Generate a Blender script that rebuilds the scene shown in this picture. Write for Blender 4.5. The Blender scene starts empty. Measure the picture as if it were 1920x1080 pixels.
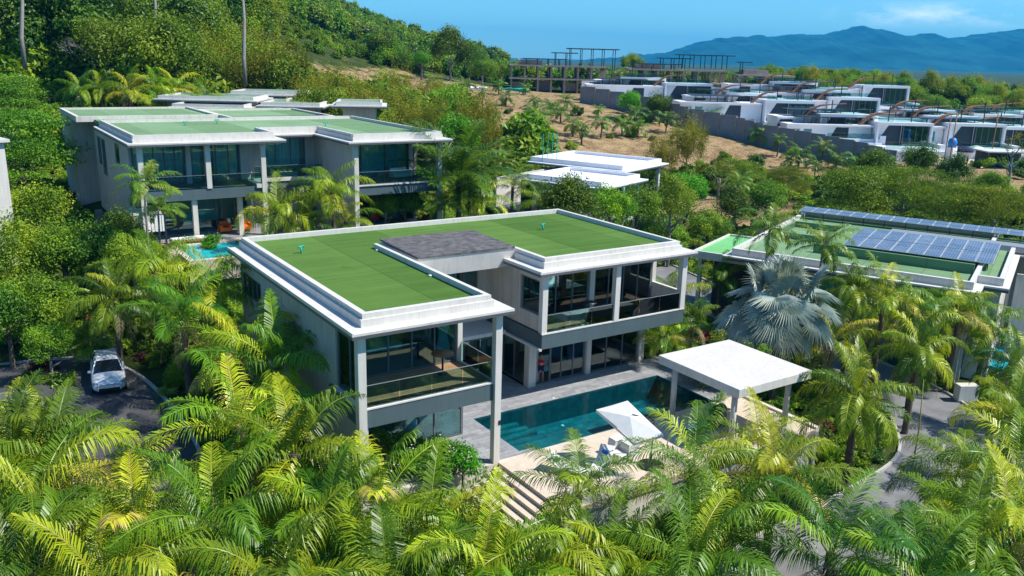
import bpy, math, random
import numpy as np
from mathutils import Vector, Matrix

# ------------------------------------------------------------------ camera, sky, sun, exposure
S = bpy.context.scene
COL = S.collection
CAM_POS = np.array([-12.937, -30.345, 18.047])
YAW, PITCH, ROLL, FPX = .5854, .26491, .02609, 1599.9
def _axes():
    cy, sy, cp, sp = math.cos(YAW), math.sin(YAW), math.cos(PITCH), math.sin(PITCH)
    f = np.array([sy*cp, cy*cp, -sp]); r = np.array([cy, -sy, 0.]); u = np.cross(r, f)
    c, s = math.cos(ROLL), math.sin(ROLL)
    return c*r+s*u, -s*r+c*u, f
AR, AU, AF = _axes()
camd = bpy.data.cameras.new('camera'); cam = bpy.data.objects.new('camera', camd); COL.objects.link(cam)
m = Matrix(((AR[0], AU[0], -AF[0], CAM_POS[0]), (AR[1], AU[1], -AF[1], CAM_POS[1]), (AR[2], AU[2], -AF[2], CAM_POS[2]), (0, 0, 0, 1)))
cam.matrix_world = m
camd.sensor_width = 36; camd.lens = FPX/1920*36; camd.clip_start = .3; camd.clip_end = 30000
S.camera = cam

SUN = Vector((.60, -.50, 1.0)).normalized()
EL = math.asin(SUN.z); AZ = math.atan2(SUN.x, SUN.y)
W = bpy.data.worlds.new('World'); S.world = W; W.use_nodes = True
nt = W.node_tree; nt.nodes.clear()
out = nt.nodes.new('ShaderNodeOutputWorld'); bg = nt.nodes.new('ShaderNodeBackground')
sky = nt.nodes.new('ShaderNodeTexSky'); sky.sky_type = 'NISHITA'; sky.sun_disc = False
sky.sun_elevation = EL; sky.sun_rotation = AZ; sky.air_density = 1.0; sky.dust_density = .1; sky.ozone_density = 6.0; sky.altitude = 0
bg.inputs['Strength'].default_value = .11
# thin broken cloud bank low over the mountains
tc = nt.nodes.new('ShaderNodeTexCoord'); mp = nt.nodes.new('ShaderNodeMapping'); mp.inputs['Scale'].default_value = (1.0, 1.0, 3.2)
nz = nt.nodes.new('ShaderNodeTexNoise'); nz.inputs['Scale'].default_value = 9; nz.inputs['Detail'].default_value = 9; nz.inputs['Roughness'].default_value = .62
rp = nt.nodes.new('ShaderNodeValToRGB'); rp.color_ramp.elements[0].position = .44; rp.color_ramp.elements[1].position = .62
sx = nt.nodes.new('ShaderNodeSeparateXYZ')
def mth(tree, op, a, b=None):
    n = tree.nodes.new('ShaderNodeMath'); n.operation = op
    for i, v in enumerate((a, b)):
        if v is None: continue
        if isinstance(v, (int, float)): n.inputs[i].default_value = v
        else: tree.links.new(v, n.inputs[i])
    return n.outputs[0]
def band(tree, v, lo, hi, soft):
    n = tree.nodes.new('ShaderNodeMapRange'); n.inputs[1].default_value = lo; n.inputs[2].default_value = lo+soft; n.interpolation_type = 'SMOOTHSTEP'
    k = tree.nodes.new('ShaderNodeMapRange'); k.inputs[1].default_value = hi-soft; k.inputs[2].default_value = hi; k.inputs[3].default_value = 1; k.inputs[4].default_value = 0; k.interpolation_type = 'SMOOTHSTEP'
    tree.links.new(v, n.inputs[0]); tree.links.new(v, k.inputs[0])
    return mth(tree, 'MULTIPLY', n.outputs[0], k.outputs[0])
L = nt.links.new
L(tc.outputs['Generated'], mp.inputs[0]); L(mp.outputs[0], nz.inputs['Vector']); L(nz.outputs['Fac'], rp.inputs[0]); L(tc.outputs['Generated'], sx.inputs[0])
cl = mth(nt, 'MULTIPLY', rp.outputs[0], band(nt, sx.outputs['Z'], .035, .068, .018))
cl = mth(nt, 'MULTIPLY', cl, band(nt, sx.outputs['X'], .78, 1.01, .05))
cl = mth(nt, 'MULTIPLY', cl, .6)
mx = nt.nodes.new('ShaderNodeMixRGB'); mx.inputs[2].default_value = (12, 12.3, 12.6, 1)
tn = nt.nodes.new('ShaderNodeMixRGB'); tn.blend_type = 'MULTIPLY'; tn.inputs[0].default_value = 1; tn.inputs[2].default_value = (.52, .97, 1.17, 1)
L(sky.outputs[0], tn.inputs[1]); L(cl, mx.inputs[0]); L(tn.outputs[0], mx.inputs[1]); L(mx.outputs[0], bg.inputs['Color']); L(bg.outputs[0], out.inputs['Surface'])

ld = bpy.data.lights.new('sun', 'SUN'); ld.energy = 4.9; ld.angle = math.radians(.5); ld.color = (1, .95, .86)
lo = bpy.data.objects.new('sun', ld); COL.objects.link(lo); lo.location = (30, -30, 60)
lo.rotation_euler = SUN.to_track_quat('Z', 'Y').to_euler()
S.view_settings.view_transform = 'Standard'; S.view_settings.look = 'None'; S.view_settings.exposure = 0.43; S.view_settings.gamma = 1
S.view_settings.use_curve_mapping = False
S.render.engine = 'CYCLES'
S.cycles.max_bounces = 8; S.cycles.transparent_max_bounces = 24; S.cycles.volume_bounces = 0
S.cycles.diffuse_bounces = 3; S.cycles.glossy_bounces = 3; S.cycles.transmission_bounces = 4

# ------------------------------------------------------------------ helpers
def ray(x, y):
    return AF + (x-960)/FPX*AR - (y-540)/FPX*AU
def tag(o, label=None, cat=None, group=None, kind=None):
    if label: o['label'] = label
    if cat: o['category'] = cat
    if group: o['group'] = group
    if kind: o['kind'] = kind
    return o
def thing(name, label, cat, loc=(0, 0, 0), rz=0., group=None):
    o = bpy.data.objects.new(name, None); COL.objects.link(o); o.location = loc; o.rotation_euler = (0, 0, rz); o.empty_display_size = .3
    return tag(o, label, cat, group)
def copy_tree(o, parent=None):
    c = o.copy(); COL.objects.link(c); c.parent = parent
    for ch in o.children: copy_tree(ch, c)
    return c
class MB:
    def __init__(s): s.v = []; s.f = []; s.mi = []; s.t = []; s.sm = []
    def add(s, vs, fs, mi=0, smooth=False):
        b = len(s.v); s.v += [tuple(p) for p in vs]
        for f in fs: s.f.append(tuple(i+b for i in f)); s.mi.append(mi); s.sm.append(smooth)
        return s
    def box(s, x0, x1, y0, y1, z0, z1, mi=0):
        return s.add([(x0, y0, z0), (x1, y0, z0), (x1, y1, z0), (x0, y1, z0), (x0, y0, z1), (x1, y0, z1), (x1, y1, z1), (x0, y1, z1)],
                     [(0, 3, 2, 1), (4, 5, 6, 7), (0, 1, 5, 4), (1, 2, 6, 5), (2, 3, 7, 6), (3, 0, 4, 7)], mi)
    def quad(s, a, b, c, d, mi=0): return s.add([a, b, c, d], [(0, 1, 2, 3)], mi)
    def prism(s, poly, z0, z1, mi=0):
        n = len(poly)
        return s.add([(x, y, z0) for x, y in poly]+[(x, y, z1) for x, y in poly],
                     [tuple(range(n-1, -1, -1)), tuple(range(n, 2*n))]+[(i, (i+1) % n, (i+1) % n+n, i+n) for i in range(n)], mi)
    def hull8(s, lo4, hi4, mi=0):
        return s.add(list(lo4)+list(hi4), [(0, 3, 2, 1), (4, 5, 6, 7), (0, 1, 5, 4), (1, 2, 6, 5), (2, 3, 7, 6), (3, 0, 4, 7)], mi)
    def beam(s, a, b, w, h=None, mi=0, up=(0, 0, 1)):
        h = h or w; a = Vector(a); b = Vector(b); d = (b-a).normalized(); u = Vector(up)
        if abs(d.dot(u)) > .98: u = Vector((1, 0, 0))
        r = d.cross(u).normalized(); u = r.cross(d)
        q = lambda p: [p-r*w/2-u*h/2, p+r*w/2-u*h/2, p+r*w/2+u*h/2, p-r*w/2+u*h/2]
        return s.add(q(a)+q(b), [(0, 1, 2, 3), (7, 6, 5, 4), (0, 4, 5, 1), (1, 5, 6, 2), (2, 6, 7, 3), (3, 7, 4, 0)], mi)
    def tube(s, pts, rad, n=8, mi=0, cap=True):
        pts = [Vector(p) for p in pts]; rad = rad if isinstance(rad, (list, tuple)) else [rad]*len(pts); vs = []
        for i, p in enumerate(pts):
            d = (pts[min(i+1, len(pts)-1)]-pts[max(i-1, 0)]).normalized()
            u = Vector((0, 0, 1)) if abs(d.z) < .95 else Vector((1, 0, 0))
            r = d.cross(u).normalized(); u = r.cross(d)
            for k in range(n):
                a = 2*math.pi*k/n; vs.append(p+(r*math.cos(a)+u*math.sin(a))*rad[i])
        fs = [(i*n+k, i*n+(k+1) % n, (i+1)*n+(k+1) % n, (i+1)*n+k) for i in range(len(pts)-1) for k in range(n)]
        if cap: fs += [tuple(range(n-1, -1, -1)), tuple((len(pts)-1)*n+k for k in range(n))]
        return s.add(vs, fs, mi, True)
    def lathe(s, prof, c=(0, 0, 0), n=20, mi=0):
        vs = []
        for r, z in prof:
            for k in range(n):
                a = 2*math.pi*k/n; vs.append((c[0]+r*math.cos(a), c[1]+r*math.sin(a), c[2]+z))
        fs = [(i*n+k, i*n+(k+1) % n, (i+1)*n+(k+1) % n, (i+1)*n+k) for i in range(len(prof)-1) for k in range(n)]
        fs += [tuple(range(n-1, -1, -1)), tuple((len(prof)-1)*n+k for k in range(n))]
        return s.add(vs, fs, mi, True)
    def mesh(s, name, mats, tint=None):
        me = bpy.data.meshes.new(name); me.from_pydata(s.v, [], s.f)
        for mt in (mats if isinstance(mats, (list, tuple)) else [mats]): me.materials.append(mt)
        me.polygons.foreach_set('material_index', s.mi); me.polygons.foreach_set('use_smooth', s.sm)
        if s.t:
            at = me.attributes.new('tint', 'FLOAT', 'FACE'); at.data.foreach_set('value', s.t)
        me.update(); return me
    def build(s, name, mats, parent=None, loc=None, rz=0, bevel=0):
        o = bpy.data.objects.new(name, s.mesh(name, mats)); COL.objects.link(o); o.parent = parent
        if loc is not None: o.location = loc
        if rz: o.rotation_euler = (0, 0, rz)
        if bevel:
            b = o.modifiers.new('bevel', 'BEVEL'); b.width = bevel; b.segments = 2; b.limit_method = 'ANGLE'; b.angle_limit = math.radians(40)
        return o
def each(s, name, mat, parent=None):
    for i in range(0, len(s.v), 8):
        m_ = MB(); m_.add(s.v[i:i+8], [(0, 3, 2, 1), (4, 5, 6, 7), (0, 1, 5, 4), (1, 2, 6, 5), (2, 3, 7, 6), (3, 0, 4, 7)]); m_.build(name, mat, parent)
def B(*a): return MB().box(*a)

# ------------------------------------------------------------------ materials
def newmat(name):
    mt = bpy.data.materials.new(name); mt.use_nodes = True; t = mt.node_tree; t.nodes.clear()
    o = t.nodes.new('ShaderNodeOutputMaterial'); return mt, t, o
def noise(t, scale, detail=4, rough=.55, coord='Object', vscale=None):
    c = t.nodes.new('ShaderNodeTexCoord'); n = t.nodes.new('ShaderNodeTexNoise')
    n.inputs['Scale'].default_value = scale; n.inputs['Detail'].default_value = detail; n.inputs['Roughness'].default_value = rough
    if vscale:
        mpp = t.nodes.new('ShaderNodeMapping'); mpp.inputs['Scale'].default_value = vscale
        t.links.new(c.outputs[coord], mpp.inputs[0]); t.links.new(mpp.outputs[0], n.inputs['Vector'])
    else: t.links.new(c.outputs[coord], n.inputs['Vector'])
    return n.outputs['Fac']
def ramp(t, fac, stops):
    r = t.nodes.new('ShaderNodeValToRGB'); e = r.color_ramp.elements
    while len(e) > 1: e.remove(e[0])
    e[0].position = stops[0][0]; e[0].color = (*stops[0][1], 1)
    for p, c in stops[1:]:
        k = e.new(p); k.color = (*c, 1)
    t.links.new(fac, r.inputs[0]); return r.outputs[0]
def mixc(t, f, a, b, mode='MIX'):
    n = t.nodes.new('ShaderNodeMixRGB'); n.blend_type = mode
    for i, v in enumerate((f, a, b)):
        if isinstance(v, (int, float)): n.inputs[i].default_value = v
        elif isinstance(v, tuple): n.inputs[i].default_value = (*v, 1)
        else: t.links.new(v, n.inputs[i])
    return n.outputs[0]
def bump(t, h, strength, dist=.02):
    b = t.nodes.new('ShaderNodeBump'); b.inputs['Strength'].default_value = strength; b.inputs['Distance'].default_value = dist
    t.links.new(h, b.inputs['Height']); return b.outputs[0]
def pbsdf(t, o, color, rough=.6, spec=.4, metal=0., normal=None):
    p = t.nodes.new('ShaderNodeBsdfPrincipled')
    if isinstance(color, tuple): p.inputs['Base Color'].default_value = (*color, 1)
    else: t.links.new(color, p.inputs['Base Color'])
    p.inputs['Roughness'].default_value = rough; p.inputs['Metallic'].default_value = metal; p.inputs['Specular IOR Level'].default_value = spec
    if normal is not None: t.links.new(normal, p.inputs['Normal'])
    if o: t.links.new(p.outputs[0], o.inputs[0])
    return p
def mat_plain(name, c, rough=.6, var=.12, scale=1.2, metal=0., spec=.35, streak=0., bumps=0.):
    mt, t, o = newmat(name)
    n = noise(t, scale, 6, .6)
    col = ramp(t, n, [(.3, tuple(x*(1-var) for x in c)), (.7, tuple(min(1, x*(1+var*.6)) for x in c))])
    if streak:
        s2 = noise(t, 1.0, 5, .6, vscale=(5, 5, .35))
        dk = ramp(t, s2, [(.45, (1, 1, 1)), (.75, tuple([1-streak]*3))]); col = mixc(t, 1.0, col, dk, 'MULTIPLY')
    nb = bump(t, noise(t, 25, 3), bumps) if bumps else None
    pbsdf(t, o, col, rough, spec, metal, nb); return mt
M = {}
M['white'] = mat_plain('white_paint', (.66, .63, .575), .55, .07, .8, streak=.16)
M['wall'] = mat_plain('beige_render', (.56, .51, .44), .8, .09, .7, streak=.25, bumps=.15)
M['wall_light'] = mat_plain('pale_render', (.66, .62, .55), .75, .08, .7, streak=.24)
M['grey_edge'] = mat_plain('dark_edge_metal', (.10, .105, .12), .5, .1)
M['slab'] = mat_plain('slate_grey_fascia', (.085, .125, .135), .6, .08, streak=.12)
M['frame'] = mat_plain('window_frame_metal', (.12, .14, .15), .45, .05)
M['frame_light'] = mat_plain('grey_window_frame', (.25, .27, .28), .45, .05)
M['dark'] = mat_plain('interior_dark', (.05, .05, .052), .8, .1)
M['interior'] = mat_plain('interior_wall', (.55, .52, .47), .8, .1)
M['ceiling'] = mat_plain('white_ceiling', (.78, .77, .74), .8, .03)
M['carpet'] = mat_plain('interior_floor', (.22, .19, .16), .6, .2)
M['fabric_white'] = mat_plain('white_fabric', (.75, .75, .73), .9, .08, 3)
M['fabric_grey'] = mat_plain('grey_fabric', (.30, .30, .31), .9, .1, 3)
M['metal_dark'] = mat_plain('dark_metal', (.035, .035, .04), .4, .1, metal=.3)
M['metal'] = mat_plain('light_metal', (.60, .61, .62), .4, .1, metal=.3)
M['red'] = mat_plain('red_cloth', (.62, .02, .025), .85, .1, 6)
M['navy'] = mat_plain('navy_cloth', (.015, .018, .07), .9, .1, 6)
M['skin'] = mat_plain('skin', (.42, .23, .15), .55, .05, 6)
M['hair'] = mat_plain('black_hair', (.01, .009, .008), .6, .1, 20)
M['blue'] = mat_plain('blue_plastic', (.02, .22, .60), .4, .1, 3)
M['orange'] = mat_plain('orange_cloth', (.75, .16, .02), .8, .1, 3)
M['teal_pipe'] = mat_plain('teal_plastic', (.0, .36, .28), .4, .08, 3)
M['kerb'] = mat_plain('kerb_concrete', (.42, .41, .38), .85, .18, 2, streak=.1)
M['render_white'] = mat_plain('bright_white_render', (.80, .81, .83), .6, .05, .5, streak=.08)
M['block'] = mat_plain('grey_block_wall', (.26, .26, .28), .9, .15, .5, streak=.15)
M['concrete'] = mat_plain('raw_concrete', (.36, .30, .25), .9, .25, .6, streak=.2)
M['louvre'] = mat_plain('dark_louvre_metal', (.03, .045, .06), .5, .1)
M['sand'] = mat_plain('building_sand', (.55, .43, .30), .95, .2, .3)
M['timber'] = mat_plain('brown_timber', (.30, .14, .06), .6, .25, 2)
M['rock'] = mat_plain('rough_stone', (.16, .145, .125), .95, .4, 1.5, bumps=.6)
M['rubble'] = mat_plain('building_material', (.5, .46, .4), .9, .3, 1)

def mat_turf(name, c, c2):
    mt, t, o = newmat(name)
    big = noise(t, .28, 3, .5); fine = noise(t, 45, 4, .7); st = noise(t, 1.0, 4, .6, vscale=(.25, 3.2, 1))
    w = t.nodes.new('ShaderNodeTexVoronoi'); w.inputs['Scale'].default_value = .24; cc = t.nodes.new('ShaderNodeTexCoord'); t.links.new(cc.outputs['Object'], w.inputs['Vector'])
    # rolls of artificial grass laid side by side, each with a slightly different nap
    sp = t.nodes.new('ShaderNodeSeparateXYZ'); t.links.new(cc.outputs['Object'], sp.inputs[0])
    roll = mth(t, 'FLOOR', mth(t, 'DIVIDE', sp.outputs['X'], 4.0)); wn = t.nodes.new('ShaderNodeTexWhiteNoise'); wn.noise_dimensions = '1D'; t.links.new(roll, wn.inputs['W'])
    col = ramp(t, big, [(.3, c), (.7, c2)])
    col = mixc(t, .35, col, ramp(t, st, [(.3, tuple(x*.72 for x in c)), (.7, tuple(x*1.25 for x in c2))]))
    col = mixc(t, 1, col, ramp(t, wn.outputs['Value'], [(0, (.80, .84, .76)), (1, (1.18, 1.12, 1.15))]), 'MULTIPLY')
    col = mixc(t, 1, col, ramp(t, fine, [(.3, (.78, .78, .78)), (.7, (1.15, 1.15, 1.15))]), 'MULTIPLY')
    fx = mth(t, 'FRACT', mth(t, 'DIVIDE', sp.outputs['X'], 4.0)); col = mixc(t, 1, col, ramp(t, fx, [(0, (.62, .62, .6)), (.012, (.7, .7, .68)), (.02, (1, 1, 1)), (1, (1, 1, 1))]), 'MULTIPLY')
    fy = mth(t, 'FRACT', mth(t, 'DIVIDE', sp.outputs['Y'], 7.3)); col = mixc(t, 1, col, ramp(t, fy, [(0, (.7, .7, .68)), (.006, (.78, .78, .76)), (.012, (1, 1, 1)), (1, (1, 1, 1))]), 'MULTIPLY')
    wear = noise(t, .9, 7, .75)
    col = mixc(t, 1, col, ramp(t, wear, [(.28, (.78, .76, .70)), (.42, (1, 1, 1)), (.62, (1, 1, 1)), (.78, (1.14, 1.08, .95))]), 'MULTIPLY')
    pbsdf(t, o, col, .95, .1, 0, bump(t, fine, .5, .03)); return mt
M['turf'] = mat_turf('artificial_grass', (.075, .158, .030), (.108, .212, .046))
M['turf_pale'] = mat_turf('faded_green_roofing', (.16, .29, .15), (.22, .35, .20))
M['turf_bright'] = mat_turf('light_green_roofing', (.15, .46, .17), (.19, .52, .21))

def mat_brick(name, c1, c2, mortar, bw, rh, ms=.012, rough=.7, rot=0., nvar=.25, offset=.5, spec=.3):
    mt, t, o = newmat(name)
    c = t.nodes.new('ShaderNodeTexCoord'); mpp = t.nodes.new('ShaderNodeMapping'); mpp.inputs['Rotation'].default_value = (0, 0, rot)
    b = t.nodes.new('ShaderNodeTexBrick'); b.inputs['Scale'].default_value = 1; b.inputs['Brick Width'].default_value = bw; b.inputs['Row Height'].default_value = rh
    b.inputs['Mortar Size'].default_value = ms; b.inputs['Color1'].default_value = (*c1, 1); b.inputs['Color2'].default_value = (*c2, 1); b.inputs['Mortar'].default_value = (*mortar, 1); b.offset = offset
    t.links.new(c.outputs['Object'], mpp.inputs[0]); t.links.new(mpp.outputs[0], b.inputs['Vector'])
    col = mixc(t, 1, b.outputs['Color'], ramp(t, noise(t, 2.2, 6, .65), [(.3, tuple([1-nvar]*3)), (.7, tuple([1+nvar*.6]*3))]), 'MULTIPLY')
    pbsdf(t, o, col, rough, spec); return mt
M['slate'] = mat_brick('slate_deck', (.25, .255, .27), (.35, .355, .365), (.16, .16, .17), .9, .3, .010, .6)
M['travertine'] = mat_brick('travertine_deck', (.60, .50, .40), (.66, .56, .45), (.48, .40, .32), .9, .45, .008, .7, nvar=.12)
M['wood'] = mat_brick('balcony_tiles', (.32, .19, .10), (.42, .26, .14), (.14, .09, .05), 1.2, .2, .010, .5)
M['shingle'] = mat_brick('dark_shingles', (.105, .098, .10), (.175, .165, .165), (.07, .065, .066), .32, .14, .012, .95, nvar=.5)
M['pooltile'] = mat_brick('green_pool_tile', (.004, .10, .12), (.014, .18, .19), (.003, .07, .085), .9, .45, .012, .5, nvar=.5)
M['pooltile_aqua'] = mat_brick('aqua_pool_tile', (.03, .45, .52), (.05, .52, .58), (.04, .4, .45), .4, .4, .01, .5, nvar=.1)
M['blockwall'] = mat_brick('block_panel', (.21, .21, .235), (.27, .27, .29), (.15, .15, .16), 2.4, 1.1, .04, .9)

def mat_glass(name, tint, gloss=.0, ior=1.6):
    mt, t, o = newmat(name)
    tr = t.nodes.new('ShaderNodeBsdfTransparent'); tr.inputs[0].default_value = (*tint, 1)
    gl = t.nodes.new('ShaderNodeBsdfGlossy'); gl.inputs['Roughness'].default_value = .015; gl.inputs[0].default_value = (.85, 1, 1, 1)
    fr = t.nodes.new('ShaderNodeFresnel'); fr.inputs[0].default_value = ior
    f = mth(t, 'ADD', fr.outputs[0], gloss)
    # panes are never perfectly flat
    nb = bump(t, noise(t, .8, 2), .06, .05); t.links.new(nb, gl.inputs['Normal'])
    mxs = t.nodes.new('ShaderNodeMixShader'); t.links.new(f, mxs.inputs[0]); t.links.new(tr.outputs[0], mxs.inputs[1]); t.links.new(gl.outputs[0], mxs.inputs[2])
    t.links.new(mxs.outputs[0], o.inputs[0]); return mt
M['glass'] = mat_glass('tinted_window_glass', (.62, .93, .93), .05)
M['glass_clear'] = mat_glass('balustrade_glass', (.62, .82, .80), .02, 1.5)

def mat_water(name, tint, rough=.0):
    mt, t, o = newmat(name)
    tr = t.nodes.new('ShaderNodeBsdfTransparent'); tr.inputs[0].default_value = (*tint, 1)
    gl = t.nodes.new('ShaderNodeBsdfGlossy'); gl.inputs['Roughness'].default_value = .03; gl.inputs[0].default_value = (1, 1, 1, 1)
    fr = t.nodes.new('ShaderNodeFresnel'); fr.inputs[0].default_value = 1.33
    nb = bump(t, noise(t, 2.6, 3, .5), .10, .05); t.links.new(nb, gl.inputs['Normal']); t.links.new(nb, fr.inputs['Normal'])
    mxs = t.nodes.new('ShaderNodeMixShader'); t.links.new(fr.outputs[0], mxs.inputs[0]); t.links.new(tr.outputs[0], mxs.inputs[1]); t.links.new(gl.outputs[0], mxs.inputs[2])
    t.links.new(mxs.outputs[0], o.inputs[0]); return mt
M['water'] = mat_water('pool_water', (.40, .88, .95))
M['water_aqua'] = mat_water('aqua_pool_water', (.70, .96, .97))

def mat_curtain():
    mt, t, o = newmat('sheer_curtain')
    d = pbsdf(t, None, (.80, .86, .86), .9, .1); tl = t.nodes.new('ShaderNodeBsdfTranslucent'); tl.inputs[0].default_value = (.8, .88, .88, 1)
    mxs = t.nodes.new('ShaderNodeMixShader'); mxs.inputs[0].default_value = .4
    t.links.new(d.outputs[0], mxs.inputs[1]); t.links.new(tl.outputs[0], mxs.inputs[2]); t.links.new(mxs.outputs[0], o.inputs[0]); return mt
M['curtain'] = mat_curtain()

def mat_solar():
    mt, t, o = newmat('solar_cells')
    c = t.nodes.new('ShaderNodeTexCoord'); b = t.nodes.new('ShaderNodeTexBrick'); b.offset = 0
    b.inputs['Scale'].default_value = 1; b.inputs['Brick Width'].default_value = .185; b.inputs['Row Height'].default_value = .185; b.inputs['Mortar Size'].default_value = .006
    b.inputs['Color1'].default_value = (.06, .07, .095, 1); b.inputs['Color2'].default_value = (.08, .095, .125, 1); b.inputs['Mortar'].default_value = (.4, .42, .45, 1)
    t.links.new(c.outputs['Object'], b.inputs['Vector'])
    col = mixc(t, 1, b.outputs['Color'], ramp(t, noise(t, .5, 4), [(.3, (.8, .85, .9)), (.75, (1.7, 1.65, 1.6))]), 'MULTIPLY')
    p = pbsdf(t, o, col, .18, .8); return mt
M['solar'] = mat_solar()

def mat_leaf(name, c1, c2, c3, rough=.45, trans=.35, spec=.5, dry=None, objvar=.22):
    """c1..c3: the leaf colours that the face attribute tint (0..1) runs through."""
    mt, t, o = newmat(name)
    a = t.nodes.new('ShaderNodeAttribute'); a.attribute_name = 'tint'
    col = ramp(t, a.outputs['Fac'], [(0, c1), (.5, c2), (1, c3)] if not dry else [(0, c1), (.45, c2), (.86, c3), (1, dry)])
    oi = t.nodes.new('ShaderNodeObjectInfo')
    hsv = t.nodes.new('ShaderNodeHueSaturation')
    t.links.new(mth(t, 'ADD', mth(t, 'MULTIPLY', oi.outputs['Random'], .045), .478), hsv.inputs['Hue'])
    w2 = t.nodes.new('ShaderNodeTexWhiteNoise'); w2.noise_dimensions = '1D'; t.links.new(oi.outputs['Random'], w2.inputs['W'])
    t.links.new(mth(t, 'ADD', mth(t, 'MULTIPLY', w2.outputs['Value'], 2*objvar), 1-objvar), hsv.inputs['Value'])
    t.links.new(col, hsv.inputs['Color'])
    p = pbsdf(t, None, hsv.outputs[0], rough, spec); tl = t.nodes.new('ShaderNodeBsdfTranslucent')
    t.links.new(mixc(t, 1, hsv.outputs[0], (1.5, 1.45, .7), 'MULTIPLY'), tl.inputs[0])
    mxs = t.nodes.new('ShaderNodeMixShader'); mxs.inputs[0].default_value = trans
    t.links.new(p.outputs[0], mxs.inputs[1]); t.links.new(tl.outputs[0], mxs.inputs[2]); t.links.new(mxs.outputs[0], o.inputs[0]); return mt
M['palm'] = mat_leaf('feather_palm_leaf', (.045, .13, .005), (.20, .32, .008), (.54, .56, .016), .38, .22, .35, dry=(.42, .30, .09))
M['palm_dark'] = mat_leaf('dark_palm_leaf', (.04, .12, .008), (.10, .22, .012), (.24, .34, .025), .40, .30, .4, dry=(.38, .30, .10))
M['palm_dry'] = mat_leaf('dry_palm_leaf', (.16, .10, .045), (.30, .21, .11), (.42, .33, .21), .8, .15, .2)
M['fan'] = mat_leaf('silver_fan_leaf', (.14, .22, .19), (.30, .38, .33), (.66, .68, .56), .5, .12, .4, objvar=.05)
M['leaf_mid'] = mat_leaf('broad_leaf', (.06, .145, .006), (.155, .285, .010), (.36, .47, .02), .5, .3, .35)
M['leaf_dark'] = mat_leaf('dark_broad_leaf', (.03, .085, .005), (.085, .18, .008), (.20, .32, .012), .45, .28, .4)
M['leaf_bright'] = mat_leaf('bright_broad_leaf', (.06, .22, .006), (.11, .33, .008), (.19, .44, .012), .45, .35, .4)
M['leaf_yellow'] = mat_leaf('yellow_green_leaf', (.13, .20, .012), (.28, .36, .015), (.50, .50, .02), .5, .35, .35)
M['leaf_olive'] = mat_leaf('olive_plume_leaf', (.12, .15, .010), (.27, .29, .02), (.42, .39, .05), .6, .32, .25)
M['leaf_red'] = mat_leaf('red_leaf', (.07, .02, .02), (.14, .04, .03), (.24, .09, .05), .5, .2, .4)
M['petal'] = mat_leaf('petals', (.6, .55, .4), (.75, .72, .66), (.8, .6, .1), .7, .3, .2)
M['trunk'] = mat_plain('palm_trunk', (.13, .10, .075), .95, .4, 3, bumps=.6)
M['bark'] = mat_plain('bark', (.15, .12, .09), .95, .4, 3, bumps=.6)
M['bark_grey'] = mat_plain('pale_bark', (.26, .24, .22), .9, .25, 2, bumps=.4)
M['stalk'] = mat_plain('palm_stalk', (.32, .34, .07), .5, .25, 2)

def mat_asphalt(c=.065):
    mt, t, o = newmat('asphalt')
    col = ramp(t, noise(t, .6, 6, .65), [(.3, (c*.8, c*.8, c*.85)), (.7, (c*1.35, c*1.35, c*1.4))])
    col = mixc(t, 1, col, ramp(t, noise(t, 40, 3, .7), [(.3, (.75, .75, .75)), (.7, (1.25, 1.25, 1.25))]), 'MULTIPLY')
    pbsdf(t, o, col, .85, .3, 0, bump(t, noise(t, 60, 3), .3, .01)); return mt
M['asphalt'] = mat_asphalt(); M['asphalt_pale'] = mat_asphalt(.17)
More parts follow.
